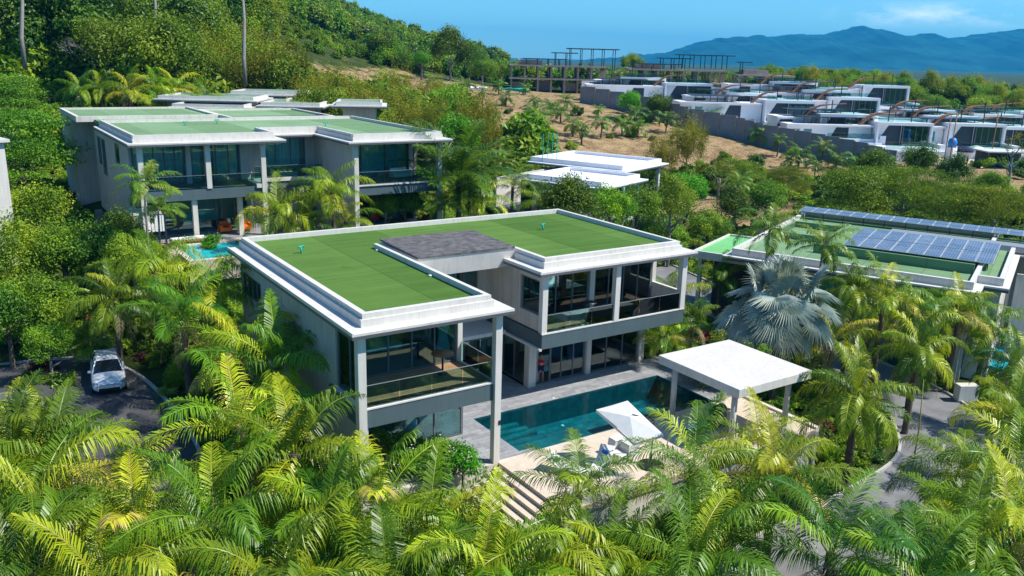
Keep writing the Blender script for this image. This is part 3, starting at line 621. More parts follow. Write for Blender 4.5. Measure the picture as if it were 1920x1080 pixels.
def tub_chair(x, y, z, rz, label):
    r = thing('armchair', label, 'armchair', (x, y, z), rz)
    mb = MB(); n = 18; vs = []
    for k in range(n+1):
        a = math.radians(-30+240*k/n); h = .48+.28*math.sin(math.pi*k/n)
        for rr, zz in ((.34, .12), (.42, .12), (.47, h), (.36, h)): vs.append((rr*math.cos(a), rr*math.sin(a), zz))
    mb.add(vs, [(4*k+j, 4*k+(j+1) % 4, 4*k+4+(j+1) % 4, 4*k+4+j) for k in range(n) for j in range(4)], 0, True); mb.build('backrest', M['fabric_white'], r)
    MB().lathe([(.3, .1), (.36, .14), (.36, .40), (.3, .45)]).build('seat', M['fabric_white'], r)
tub_chair(4.5, 5.0, .02, 2.4, 'white tub armchair, left of the two behind the left ground floor glass'); tub_chair(5.7, 5.2, .02, 2.0, 'white tub armchair, right of the two, beside the tied curtain')
def pedestal(x, y, z, R, h, label):
    r = thing('pedestal_table', label, 'table', (x, y, z))
    MB().lathe([(R, h-.05), (R, h)], n=28).build('tabletop', M['timber'] if R > .45 else M['metal_dark'], r); MB().lathe([(.25, 0), (.24, .03), (.05, .06), (.04, h-.05)]).build('pedestal', M['metal_dark'], r)
pedestal(4.75, 1.9, 3.96, .52, 1.0, 'round wooden bar table on the left balcony'); pedestal(15.9, 5.35, 3.96, .44, 1.0, 'round dark bar table on the right balcony')

# ------------------------------------------------------------------ deck, pool, steps
d = MB()
d.box(6.56, 7.98, -.06, 9.88, -.5, 0).box(.2, 6.56, -.0, 3.2, -.5, -.004).box(7.98, 12.8, 4.52, 9.88, -.5, -.001).box(12.8, 22.5, 4.52, 6.9, -.5, -.002).box(6.6, 6.9, 9.88, 10, -.4, -.02)
d.box(7.98, 8.78, -.08, .22, -.5, 0).box(20.7, 22.5, -.1, 4.52, -.5, -.003)
tag(d.build('deck', M['slate']), kind='structure')
d = MB(); d.box(6.5, 22.5, -5.4, -.1, -.35, .002); tag(d.build('terrace', M['travertine']), kind='structure')
d = MB(); d.box(6.6, 22.4, -5.3, -.2, -3.4, -.35).box(22.5, 22.75, -5.4, 7.0, -2.6, .12); tag(d.build('retaining_wall', M['wall_light']), kind='structure')
B(.05, 6.5, -.3, -.02, -1.6, -.01).build('plinth', M['wall'], V)
POOL = thing('swimming_pool', 'long dark green swimming pool in front of the nearest villa', 'pool', (0, 0, 0))
p = MB(); X0, X1, Y0, Y1, ZB = 7.98, 20.7, -.08, 4.52, -1.35
p.quad((X0, Y0, ZB), (X1, Y0, ZB), (X1, Y1, ZB), (X0, Y1, ZB)); p.build('pool_floor', M['pooltile'], POOL)
p = MB(); p.box(X0-.02, X0+.02, Y0, Y1, ZB, -.005).box(X1-.02, X1+.02, Y0, Y1, ZB, -.005).box(X0, X1, Y1-.02, Y1+.02, ZB, -.005).box(X0+.8, X1, Y0-.02, Y0+.12, ZB, -.03).box(X0, X0+.82, Y0+.28, Y0+.32, ZB, -.005); p.build('pool_wall', M['pooltile'], POOL)
p = MB()
for k in range(4): p.box(8.3, 10.6+.35*k, 4.45-.34*(k+1), 4.45-.34*k, ZB, -.72-.16*k)
p.build('pool_steps', M['pooltile'], POOL)
p = MB(); n = 60; vs = []
p.quad((X0, Y0, -.07), (X1, Y0, -.07), (X1, Y1, -.07), (X0, Y1, -.07)); p.build('water_surface', M['water'], POOL)
for (x, y) in ((10.0, .9), (13.3, 3.9), (16.6, 4.0), (17.8, 1.2), (20.0, 2.8)):
    MB().lathe([(.10, 0), (.10, .03), (.06, .04)], (x, y, ZB+.005), 12).build('pool_lamp', M['fabric_white'], POOL)
for (x, y) in ((9.4, 4.48), (13.2, 4.48), (17.2, 4.48)):
    MB().lathe([(.09, 0), (.09, .01)], (x, y+.25, 0), 12).build('skimmer_lid', M['white'], POOL)
d = MB()
for k in range(5): d.box(6.5-.36*(k+1), 6.5-.36*k-.004 if k else 6.498, -5.0, -.34, -2.2, -.17*(k+1))
st = d.build('steps', M['travertine']); tag(st, kind='structure')
# pavilion
PV = thing('pavilion', 'flat white roofed poolside pavilion on round columns', 'pavilion', (19.3, -2.2, 0))
B(-2.5, 2.75, -2.85, 2.7, 2.75, 3.2).build('roof', M['white'], PV, bevel=.02)
for x, y in ((-2.25, 1.65), (1.75, 1.85), (-2.0, -2.2), (1.9, -2.2)):
    c = MB().lathe([(.15, .0), (.15, 2.76)], (x, y, 0), 18).build('column', M['wall_light'], PV); MB().lathe([(.22, 0), (.22, .05), (.15, .09)], (x, y, 0), 18).build('column_base', M['wall_light'], c)
# terrace furniture
G = thing('barbecue', 'dark barbecue cart under the white pavilion', 'barbecue', (18.2, -2.6, 0), .2)
B(-.45, .45, -.28, .28, .15, .82).build('cabinet', M['metal_dark'], G, bevel=.02); MB().tube([(-.45, 0, .95), (.45, 0, .95)], .27, 14).build('lid', M['metal_dark'], G)
for sx in (-1, 1): B(sx*.72-.24, sx*.72+.24, -.25, .25, .78, .82).build('side_shelf', M['metal'], G)
for sx in (-.38, .38):
    for sy in (-.22, .22): B(sx-.03, sx+.03, sy-.03, sy+.03, 0, .15).build('leg', M['metal_dark'], G)
G = thing('day_bed', 'bright blue topped bench in the shade of the pavilion', 'bench', (16.85, -2.5, 0), .1)
B(-.75, .75, -.3, .3, .36, .46).build('cushion', M['blue'], G, bevel=.03); B(-.74, .74, -.29, .29, .28, .36).build('frame', M['metal_dark'], G)
for sx in (-.68, .68):
    for sy in (-.24, .24): B(sx-.03, sx+.03, sy-.03, sy+.03, 0, .28).build('leg', M['metal_dark'], G)
G = thing('cabana_seat', 'grey white covered cube seat with a low footrest under the parasol', 'seat', (11.95, -2.65, 0), 0)
b = MB(); b.box(-.2, .5, -.6, .62, 0, .82); b.hull8([(-.55, .1, 0), (-.2, .1, 0), (-.2, .62, 0), (-.55, .62, 0)], [(-.42, .1, .82), (-.2, .1, .82), (-.2, .62, .82), (-.42, .62, .82)]); b.build('shell', M['fabric_white'], G, bevel=.03)
B(-.8, -.3, -.62, .05, 0, .42).build('footrest', M['fabric_white'], G, bevel=.04)
def lounger(x, y, rz, label):
    G = thing('sun_lounger', label, 'sun lounger', (x, y, 0), rz)
    B(-.34, .34, -1.0, .35, .26, .34).build('seat', M['fabric_white'], G, bevel=.03)
    mb = MB(); mb.beam((0, .33, .31), (0, .95, .72), .68, .08); mb.build('backrest', M['fabric_white'], G, bevel=.02)
    B(-.36, .36, -1.02, .4, .2, .255).build('frame', M['metal'], G)
    for sx in (-.3, .3):
        for sy in (-.9, .3): B(sx-.025, sx+.025, sy-.025, sy+.025, 0, .2).build('leg', M['metal'], G)
    k = B(-.16, .16, .45, .72, .48, .6); c = k.build('cushion', M['blue'], G, bevel=.04)
lounger(8.6, -2.75, .45, 'white sun lounger with blue cushion, nearer the steps'); lounger(10.3, -3.1, -.95, 'white sun lounger with blue cushion, nearer the cube seat')
# cantilever parasol
G = thing('cantilever_parasol', 'tilted white square cantilever parasol at the edge of the pool', 'parasol', (0, 0, 0))
def at_z(px, py, z): r = ray(px, py); return Vector((CAM_POS+(z-CAM_POS[2])/r[2]*r).tolist())
cn = [Vector((10.15, -1.93, 2.45)), Vector((12.4, -1.9, 2.72)), Vector((12.7, -4.0, 1.9)), Vector((10.55, -4.15, 1.62))]
cn = [at_z(1117.5, 768, 2.35), at_z(1176.7, 751, 2.75), at_z(1244, 815, 2.15), at_z(1189, 831, 1.75)]
ctr = sum(cn, Vector())/4+Vector((.0, 0, .24)); mb = MB(); cv = []
for k in range(4):
    a, b = cn[k], cn[(k+1) % 4]; mid = (a+b)/2+(ctr-(a+b)/2)*.04
    mb.add([a, mid, ctr], [(0, 1, 2)]); mb.add([mid, b, ctr], [(0, 1, 2)])
    mb.add([a, b, b-Vector((0, 0, .12)), a-Vector((0, 0, .12))], [(0, 1, 2, 3)])
mb.build('canopy', M['fabric_white'], G)
px_, py_ = 12.5, -3.95
MB().tube([(px_, py_, .05), (px_+.05, py_, 2.25)], .035).build('pole', M['metal_dark'], G)
MB().tube([(px_+.02, py_, 1.1), (px_-.62, py_+.1, 1.25), (px_-.5, py_+.2, 1.95), (px_+.04, py_, 2.2), tuple(ctr+Vector((.1, 0, .1)))], .024).build('arm', M['metal_dark'], G)
MB().lathe([(.62, 0), (.62, .06), (.1, .1)], (px_-.1, py_-.15, 0), 24).build('base', M['metal_dark'], G)

# ------------------------------------------------------------------ person at the open door
def person():
    r = bpy.data.meshes.new('person')
    J = dict(pel=(0, 0, .93), wst=(0, .01, 1.08), chs=(0, 0, 1.30), nk=(0, -.01, 1.47), hd0=(0, -.02, 1.55), hd1=(0, -.03, 1.70),
             shl=(-.19, 0, 1.40), ell=(-.25, -.06, 1.15), wrl=(-.10, -.27, 1.17), hal=(-.03, -.31, 1.19),
             shr=(.19, 0, 1.40), elr=(.25, -.06, 1.15), wrr=(.10, -.27, 1.16), har=(.03, -.31, 1.18),
             hpl=(-.10, 0, .88), knl=(-.12, -.02, .49), anl=(-.13, .02, .09), tol=(-.15, -.14, .04),
             hpr=(.10, 0, .88), knr=(.11, -.02, .49), anr=(.12, .02, .09), tor=(.14, -.14, .04))
    R = dict(pel=.135, wst=.125, chs=.145, nk=.055, hd0=.075, hd1=.085, shl=.06, ell=.043, wrl=.03, hal=.032, shr=.06, elr=.043, wrr=.03, har=.032, hpl=.085, knl=.06, anl=.042, tol=.038, hpr=.085, knr=.06, anr=.042, tor=.038)
    E = [('pel', 'wst'), ('wst', 'chs'), ('chs', 'nk'), ('nk', 'hd0'), ('hd0', 'hd1'), ('chs', 'shl'), ('shl', 'ell'), ('ell', 'wrl'), ('wrl', 'hal'), ('chs', 'shr'), ('shr', 'elr'), ('elr', 'wrr'), ('wrr', 'har'),
         ('pel', 'hpl'), ('hpl', 'knl'), ('knl', 'anl'), ('anl', 'tol'), ('pel', 'hpr'), ('hpr', 'knr'), ('knr', 'anr'), ('anr', 'tor')]
    def skinned(name, keys, mat, grow, root, parent, over={}):
        ks = list(keys); idx = {k: i for i, k in enumerate(ks)}
        me = bpy.data.meshes.new(name); me.from_pydata([over.get(k, J.get(k)) for k in ks], [(idx[a], idx[b]) for a, b in E if a in idx and b in idx], [])
        o = bpy.data.objects.new(name, me); COL.objects.link(o); o.parent = parent
        o.modifiers.new('skin', 'SKIN'); sd = o.modifiers.new('sub', 'SUBSURF'); sd.levels = sd.render_levels = 2
        if not me.skin_vertices: me.attributes  # layer is created with the modifier
        for i, k in enumerate(ks):
            sv = me.skin_vertices[0].data[i]; sv.radius = (R[k]*grow, R[k]*grow*(.8 if k in ('pel', 'wst', 'chs') else 1)); sv.use_root = (k == root)
        me.materials.append(M[mat]); return o
    def mk(name, keys, mat, grow, root, parent, over={}):
        ks = list(keys); idx = {k: i for i, k in enumerate(ks)}
        me = bpy.data.meshes.new(name); me.from_pydata([over.get(k, J.get(k)) for k in ks], [(idx[a], idx[b]) for a, b in E if a in idx and b in idx], [])
        o = bpy.data.objects.new(name, me); COL.objects.link(o); o.parent = parent
        bpy.context.view_layer.objects.active = o
        bpy.ops.object.modifier_add(type='SKIN')
        sd = o.modifiers.new('sub', 'SUBSURF'); sd.levels = sd.render_levels = 2
        for i, k in enumerate(ks):
            sv = me.skin_vertices[0].data[i]; sv.radius = (R[k]*grow, R[k]*grow*(.8 if k in ('pel', 'wst', 'chs') else 1)); sv.use_root = (k == root)
        me.materials.append(M[mat]); return o
    body = mk('person', J.keys(), 'skin', 1.0, 'pel', None)
    body.location = (13.95, 7.0, .03); body.rotation_euler = (0, 0, -.55)
    tag(body, 'person in red shirt and navy shorts looking at a phone in the open glass doorway', 'person')
    mk('shirt', ('pel', 'wst', 'chs', 'nk', 'shl', 'shr'), 'red', 1.14, 'pel', body, {'shl': (-.235, -.03, 1.27), 'shr': (.235, -.03, 1.27), 'nk': (0, 0, 1.43), 'pel': (0, 0, .90)})
    mk('shorts', ('pel', 'hpl', 'knl', 'hpr', 'knr'), 'navy', 1.22, 'pel', body, {'knl': (-.12, -.01, .60), 'knr': (.12, -.01, .60), 'pel': (0, 0, .90)})
    hair = MB(); vs = []; n = 14
    for j in range(6):
        ph = j/5*1.75
        for k in range(n):
            a = 2*math.pi*k/n; fr_ = math.sin(a) < -.35 and ph > 1.0
            vs.append((.098*math.sin(ph)*math.cos(a), .105*math.sin(ph)*math.sin(a)*(.8 if fr_ else 1), .115*math.cos(ph if not fr_ else 1.0)))
    hair.add(vs, [(j*n+k, j*n+(k+1) % n, (j+1)*n+(k+1) % n, (j+1)*n+k) for j in range(5) for k in range(n)], 0, True)
    h = hair.build('hair', M['hair'], body, loc=(0, -.015, 1.67))
    f = MB(); f.box(-.012, .012, -.125, -.09, 1.60, 1.64).box(-.045, -.02, -.108, -.10, 1.655, 1.668).box(.02, .045, -.108, -.10, 1.655, 1.668).box(-.025, .025, -.108, -.095, 1.565, 1.573); f.build('face', M['hair'], body)
    for s in (-1, 1):
        for q in range(5):
            b = MB(); b.tube([(s*.03, -.32+q*.004, 1.155+q*.017), (s*.005, -.348, 1.16+q*.017), (-s*.012, -.335, 1.162+q*.017)], [.009, .008, .006], 6); b.build('finger', M['skin'], body)
    ph = B(-.075, .075, -.012, .012, -.045, .06).build('phone', M['metal']); ph.location = (13.95-.16*.0+math.sin(-.55)*.34, 7.0-math.cos(-.55)*.36, 1.25); ph.rotation_euler = (.5, 0, -.55)
    tag(ph, 'small grey phone held by the person in the red shirt', 'phone')
person()
# ------------------------------------------------------------------ plants
def leafmesh(name, V_, F_, T_, mat):
    me = bpy.data.meshes.new(name); me.from_pydata(V_, [], F_); me.materials.append(mat)
    at = me.attributes.new('tint', 'FLOAT', 'FACE'); at.data.foreach_set('value', np.clip(np.array(T_, np.float32), 0, 1)); me.update(); return me
def frond(rng, V_, F_, T_, base, az, e0, L, droop, nl, ll, lw, tint, hang=.7, twist=0., bare=.14):
    """one feather frond: an arching rachis with two rows of drooping leaflets"""
    ns = 12; p = Vector(base); e = e0; pts = [p.copy()]; tg = []
    side_bend = rng.normal()*.18
    for i in range(ns):
        t = (i+.5)/ns; ang = e0-droop*t**1.35; a = az+side_bend*t
        d = Vector((math.cos(ang)*math.cos(a), math.cos(ang)*math.sin(a), math.sin(ang))); tg.append(d); p = p+d*(L/ns); pts.append(p.copy())
    tg.append(tg[-1])
    # rachis
    b = len(V_)
    for i, q in enumerate(pts):
        s = tg[i].cross(Vector((0, 0, 1))).normalized(); w = .035*(1-i/ns*.85)*(L/3.5)
        V_ += [tuple(q-s*w), tuple(q+Vector((0, 0, w*.8))), tuple(q+s*w)]
    for i in range(ns):
        for k in range(2): F_.append((b+3*i+k, b+3*i+k+1, b+3*i+k+4, b+3*i+k+3)); T_.append(min(1., tint+.22))
    for i in range(nl):
        t = bare+(1-bare)*(i+rng.random()*.5)/nl; f = t*ns; k = min(int(f), ns-1); q = pts[k].lerp(pts[k+1], f-k); d = tg[k]
        sd = d.cross(Vector((0, 0, 1))).normalized(); up = sd.cross(d)
        l = ll*(.45+.75*math.sin(math.pi*min(1, .12+t*.86))**.8)*(.9+.2*rng.random())*(1 if t < .9 else .8)
        for s in (-1, 1):
            sw = .32+.75*t**1.5; v = .30*(1-t)+rng.normal()*.16
            d1 = (sd*s*math.cos(sw)+d*math.sin(sw)+up*v).normalized(); d2 = (d1+Vector((0, 0, -hang*(.7+.6*rng.random())))).normalized(); d3 = (d2+Vector((0, 0, -hang*.9))).normalized()
            a = q+d1*l*.42; c = a+d2*l*.33; e_ = c+d3*l*.30
            wv = d1.cross(up).normalized(); wv = (wv+up*.25*s).normalized()*lw/2
            bb = len(V_); V_ += [tuple(q-wv*.5), tuple(q+wv*.5), tuple(a-wv), tuple(a+wv), tuple(c-wv*.75), tuple(c+wv*.75), tuple(e_)]
            F_ += [(bb, bb+1, bb+3, bb+2), (bb+2, bb+3, bb+5, bb+4), (bb+4, bb+5, bb+6)]
            tt = tint+rng.normal()*.07; T_ += [tt-.04, tt, tt+.10]
def palm_crown(name, seed, n=17, L=3.6, nl=42, ll=.72, lw=.05, mat='palm', e_hi=1.35, e_lo=-.15, droop=(1.0, 1.7), tint=(.25, .75), hang=.7):
    rng = np.random.default_rng(seed); V_, F_, T_ = [], [], []
    for i in range(n):
        t = i/(n-1); az = i*2.39996+rng.normal()*.2; e0 = e_hi+(e_lo-e_hi)*t**.85+rng.normal()*.08
        frond(rng, V_, F_, T_, (.06*math.cos(az), .06*math.sin(az), -.25*t), az, e0, L*(.75+.32*math.sin(math.pi*min(1, .2+t*.8)))*(.92+.16*rng.random()), droop[0]+(droop[1]-droop[0])*rng.random(), nl, ll, lw, tint[0]+(tint[1]-tint[0])*rng.random(), hang)
    return leafmesh(name, V_, F_, T_, M[mat])
def dry_skirt(name, seed, n=5, L=2.6, nl=22):
    rng = np.random.default_rng(seed); V_, F_, T_ = [], [], []
    for i in range(n): frond(rng, V_, F_, T_, (0, 0, -.35), i*2.4+rng.random(), -.5-.4*rng.random(), L*(.8+.4*rng.random()), .9, nl, .45, .04, .2+.6*rng.random(), .9)
    return leafmesh(name, V_, F_, T_, M['palm_dry'])
def fan_crown(name, seed, n=26, R=1.15, pet=1.7, seg=44):
    rng = np.random.default_rng(seed); V_, F_, T_ = [], [], []
    for i in range(n):
        t = i/(n-1); az = i*2.39996+rng.normal()*.2; e = 1.35-1.95*t**.9; l = pet*(.75+.35*rng.random()); r0 = R*(.8+.35*rng.random())
        d = Vector((math.cos(e)*math.cos(az), math.cos(e)*math.sin(az), math.sin(e))); s = d.cross(Vector((0, 0, 1))).normalized(); u = s.cross(d)
        hub = d*l; b = len(V_); w = .035
        V_ += [tuple(-s*w), tuple(s*w), tuple(hub+s*w*.7), tuple(hub-s*w*.7), tuple(u*w*1.5), tuple(hub+u*w)]; F_ += [(b, b+4, b+5, b+3), (b+4, b+1, b+2, b+5)]; T_ += [.9, .9]
        fold = .25+.25*rng.random(); tl = rng.normal()*.25; tn = .3+.35*rng.random()
        # the blade tips back from the petiole
        ax = (d*math.cos(.55)-u*math.sin(.55)*(-1 if e > .6 else 1)).normalized(); un = s.cross(ax).normalized()
        for k in range(seg):
            def P(a, rr, dz): 
                v = ax*math.cos(a)+s*math.sin(a); dr = -.18*(rr/r0)**2.4*r0
                return hub+v*rr+un*(dz+fold*rr*(abs(math.sin(a/2))**1.5)*.8)+Vector((0, 0, dr))
            a0 = -2.35+4.7*k/seg; a1 = -2.35+4.7*(k+1)/seg; am = (a0+a1)/2; rr = r0*(.92+.16*rng.random())*(1-.25*abs(am/2.35)**3)
            zz = .055*r0; b = len(V_); sp = .86
            V_ += [tuple(hub), tuple(P(a0, rr*.52, 0)), tuple(P(am, rr*.54, zz)), tuple(P(a1, rr*.52, 0)), tuple(P(am+(rng.normal()*.02), rr*1.02, zz*.4)+Vector((0, 0, 0)) if False else P(am, rr*1.02, zz*.4-.22*r0*rng.random()))]
            V_[-1] = tuple(V_[-1])
            F_ += [(b, b+1, b+2), (b, b+2, b+3), (b+1, b+4, b+2), (b+2, b+4, b+3)]; q = tn+rng.normal()*.06; T_ += [q, q+.05, q+.15, q+.22]
    return leafmesh(name, V_, F_, T_, M['fan'])
def leaf_quads(rng, C, N, size, asp=.55):
    """vectorised: centres, normals -> diamond leaves, slightly folded"""
    n = len(C); N = N/np.linalg.norm(N, axis=1, keepdims=True); r = rng.normal(size=(n, 3)); U = np.cross(N, r); U /= np.linalg.norm(U, axis=1, keepdims=True)+1e-9; W_ = np.cross(N, U)
    s = size*(.6+.8*rng.random(n))[:, None]; a = C-U*s*.5; c = C+U*s*.5-N*s*.12; b = C+W_*s*asp*.5+N*s*.06; d = C-W_*s*asp*.5+N*s*.06
    V_ = np.stack([a, b, c, d], 1).reshape(-1, 3)
    return V_
def broad_crown(name, seed, R=3.5, H=3.0, lobes=16, nleaf=5200, size=.34, mat='leaf_mid', flat=1., tint=(.0, .95), fill=.5, up=.35, ragged=.42, shape='round', asp=.55):
    rng = np.random.default_rng(seed); Cs, Ns, Ts = [], [], []
    for i in range(lobes):
        if shape == 'plume':   # feathery, upward tufts
            a = rng.random()*6.283; rr = R*math.sqrt(rng.random())*.85; c = np.array([rr*math.cos(a), rr*math.sin(a), H*(.15+.75*rng.random())*(1-.45*(rr/R)**2)]); rad = np.array([.24*R, .24*R, .42*H])*(.7+.6*rng.random())
        elif shape == 'tier':
            a = rng.random()*6.283; lv = rng.random(); rr = R*(.3+.65*rng.random())*(1-.45*lv); c = np.array([rr*math.cos(a), rr*math.sin(a), H*(.1+.85*lv)]); rad = np.array([.42*R, .42*R, .09*H])*(.7+.5*rng.random())
        else:
            v = rng.normal(size=3); v /= np.linalg.norm(v); v[2] = abs(v[2])*1.1-.25; c = v*np.array([R, R, H*flat])*(.45+.35*rng.random()); c[2] += H*.45; rad = np.array([.42*R, .42*R, .36*H])*(.35+.85*rng.random())
        k = int(nleaf/lobes); v = rng.normal(size=(k, 3)); v /= np.linalg.norm(v, axis=1, keepdims=True)
        rr = 1-fill*rng.random(k)**1.5+ragged*rng.normal(size=k)*.35; P = c+v*rad*rr[:, None]
        Cs.append(P); nn = v*.8+rng.normal(size=(k, 3))*.55; nn[:, 2] += up; Ns.append(nn)
        Ts.append(np.full(k, tint[0]+(tint[1]-tint[0])*rng.random())+rng.normal(size=k)*.12)
    C = np.concatenate(Cs); V_ = leaf_quads(rng, C, np.concatenate(Ns), size, asp); n = len(C)
    F_ = np.arange(4*n).reshape(-1, 4)
    return leafmesh(name, V_.tolist(), F_.tolist(), np.concatenate(Ts), M[mat])
def trunk_mesh(name, h, r, mat, lean=.0, limbs=0, R=2., seed=0, ringed=False, below=1.2):
    rng = np.random.default_rng(seed); mb = MB(); n = 7; pts = []; rad = []
    for i in range(n+1):
        t = i/n; pts.append((lean*t*t*h+.05*rng.normal()*(0 < i < n), .03*rng.normal()*(0 < i < n), -below+(h+below)*t)); rad.append(r*(1.35-.55*t) if not ringed else r*(1.25-.35*t+(.08 if i % 2 else 0)))
    mb.tube(pts, rad, 8); top = Vector(pts[-1])
    for k in range(limbs):
        a = k*2.4+rng.random(); z0 = h*(.45+.5*rng.random()); b = Vector((lean*(z0/h)**2*h, 0, z0)); rr = R*(.45+.4*rng.random()); e = b+Vector((rr*math.cos(a), rr*math.sin(a), rr*(.5+.6*rng.random()))); mid = (b+e)/2+Vector((0, 0, -.1*rr))
        mb.tube([b, mid, e], [r*.5, r*.3, r*.1], 5)
    return mb.mesh(name, M[mat])

PETALS = broad_crown('flowers', 199, 1.6, 1.3, 14, 150, .12, 'petal', asp=.9, up=1.2)
PALMS = [palm_crown('crown', 10+i, n=n_, L=L_, nl=54, ll=ll_, lw=.046, hang=hg_, tint=tn_, e_hi=1.42, e_lo=lo_, droop=(.8, dr_)) for i, (n_, L_, ll_, hg_, tn_, lo_, dr_) in enumerate(((15, 3.9, .95, 1.0, (.0, .8), -.1, 1.9), (12, 4.2, .9, .8, (.15, .95), .1, 1.6), (18, 3.4, .8, 1.2, (-.1, .6), -.3, 2.0), (14, 3.8, 1.0, 1.1, (.1, .9), .0, 2.1), (11, 3.6, .85, .7, (-.1, .5), .3, 1.4), (16, 4.0, .9, 1.3, (.2, 1.0), -.2, 1.8)))]
PALMS_GREEN = [palm_crown('crown', 30+i, n=15, L=3.3, nl=34, ll=.7, lw=.07, mat='palm_dark', tint=(.3, .9)) for i in range(2)]
PALMS_FAR = [palm_crown('crown', 40+i, n=13, L=3.0, nl=20, ll=.75, lw=.11, tint=(.1, .6), mat='palm_dark') for i in range(3)]
PALMS_BIG = [palm_crown('crown', 50, n=24, L=5.6, nl=56, ll=.95, lw=.07, mat='palm_dark', e_hi=1.45, e_lo=.2, droop=(.6, 1.1), tint=(.0, .45), hang=.35)]
SKIRTS = [dry_skirt('dry_fronds', 60+i) for i in range(3)]
FAN = fan_crown('crown', 70, 32, 1.5, 1.9, 48); FAN_S = fan_crown('crown', 71, 14, 1.0, 1.0, 26)
GFAN = fan_crown('crown', 72, 16, .8, .9, 26); GFAN.materials.clear(); GFAN.materials.append(M['palm_dark'])
BROAD = {
 'mid': [broad_crown('crown', 100+i, 3.4, 3.6, 24, 11000, .23) for i in range(3)],
 'dark': [broad_crown('crown', 110+i, 3.8, 4.2, 28, 11000, .26, 'leaf_dark') for i in range(3)],
 'bright': [broad_crown('crown', 120, 2.6, 3.2, 18, 7500, .20, 'leaf_bright', ragged=.15)],
 'yellow': [broad_crown('crown', 130+i, 3.4, 4.2, 26, 9000, .22, 'leaf_yellow', ragged=.45) for i in range(2)],
 'olive': [broad_crown('crown', 140+i, 3.2, 5.5, 34, 9000, .26, 'leaf_olive', shape='plume', ragged=.5, fill=.8, asp=.3) for i in range(3)],
 'tier': [broad_crown('crown', 150+i, 5.5, 6.0, 42, 12000, .24, 'leaf_mid', shape='tier', ragged=.3, fill=.9, tint=(.1, .6)) for i in range(2)],
 'feather': [broad_crown('crown', 160+i, 5.5, 4.5, 40, 12000, .24, 'leaf_yellow', shape='tier', ragged=.4, fill=.9, tint=(-.2, .5), asp=.3) for i in range(2)],
 'far': [broad_crown('crown', 170+i, 4.2, 5.0, 14, 1500, .85, 'leaf_mid', tint=(.0, .7)) for i in range(3)]+[broad_crown('crown', 174+i, 4.2, 5.2, 14, 1500, .85, 'leaf_dark', tint=(.2, 1)) for i in range(2)],
 'shrub': [broad_crown('foliage', 180+i, 1.0, 1.0, 10, 1500, .17, 'leaf_mid', tint=(.2, .95)) for i in range(2)]+[broad_crown('foliage', 183, 1.0, 1.0, 10, 1500, .17, 'leaf_dark')],
 'redshrub': [broad_crown('foliage', 186, .8, .9, 10, 700, .30, 'leaf_red', asp=.25, up=.8)],
 'frangipani': [broad_crown('crown', 188, 1.6, 1.3, 20, 1500, .34, 'leaf_bright', tint=(0, .5), up=.7, asp=.3)],
 'bare': [broad_crown('crown', 190, 3.0, 3.4, 16, 500, .22, 'leaf_olive')],
}
TR = {k: v for k, v in dict(palm=trunk_mesh('trunk', 4, .19, 'trunk', .03, ringed=True, seed=1, below=4), far=trunk_mesh('trunk', 3, .16, 'trunk', .05, ringed=True, seed=2, below=2), slim=trunk_mesh('trunk', 5, .11, 'bark_grey', .05, seed=3, below=3),
     tree=trunk_mesh('trunk', 4.5, .24, 'bark', .04, 6, 3.2, seed=4, below=3), tree2=trunk_mesh('trunk', 4.0, .2, 'bark_grey', -.05, 7, 3.0, seed=5, below=3), small=trunk_mesh('trunk', 1.6, .07, 'bark', .05, 6, 1.3, seed=6), bamboo=trunk_mesh('trunk', 3.0, .10, 'stalk', .0, 9, 3.0, seed=7, below=2)).items()}
_pn = [0]
def obm(name, me, parent, loc=(0, 0, 0), rz=0, sc=1., sz=None):
    o = bpy.data.objects.new(name, me); COL.objects.link(o); o.parent = parent; o.location = loc; o.rotation_euler = (0, 0, rz); o.scale = (sc, sc, sz or sc); return o
PR = random.Random(5)
def palm(x, y, h, s, label, group=None, kind='feather', z=None, rz=None, lean=.0):
    z = zt1(x, y) if z is None else z; _pn[0] += 1; i = _pn[0]
    r = thing('fan_palm' if kind in ('fan', 'gfan', 'fan_s') else 'palm_tree', label, 'palm', (x, y, z), PR.random()*6.28 if rz is None else rz, group)
    me = {'feather': PALMS[(i*5+i//6) % 6], 'green': PALMS_GREEN[i % 2], 'far': PALMS_FAR[i % 3], 'big': PALMS_BIG[0], 'fan': FAN, 'fan_s': FAN_S, 'gfan': GFAN}[kind]
    if lean: r.rotation_euler[0] = lean
    obm('crown', me, r, (.03*h, 0, h), 0, s); t = TR['far' if kind == 'far' else 'slim' if kind == 'green' else 'palm']; H0 = {'far': 3, 'green': 5}.get(kind, 4)
    obm('trunk', t, r, (0, 0, 0), 0, max(.6, min(1.2, s)), h/H0)
    if kind == 'feather' and i % 3: obm('dry_fronds', SKIRTS[i % 3], r, (0, 0, h), 0, s)
    return r
def tree(x, y, h, s, label, kind='mid', group=None, z=None, sz=None, trunk=None, name='tree'):
    z = zt1(x, y) if z is None else z; _pn[0] += 1; i = _pn[0]; L_ = BROAD[kind]
    r = thing(name, label, 'tree', (x, y, z), PR.random()*6.28, group); obm('crown', L_[i % len(L_)], r, (0, 0, h), 0, s, (sz or s))
    if kind == 'frangipani': tag(obm('flowers', PETALS, r, (0, 0, h+.08), i, s), kind='stuff')
    t = trunk or {'olive': 'bamboo', 'frangipani': 'small', 'bare': 'tree2'}.get(kind, 'tree' if i % 2 else 'tree2'); H0 = {'tree': 4.5, 'tree2': 4.0, 'small': 1.6, 'bamboo': 3.0, 'slim': 5}[t]
    obm('trunk', TR[t], r, (0, 0, 0), 0, min(s, 1.6), (h+.8)/H0); return r
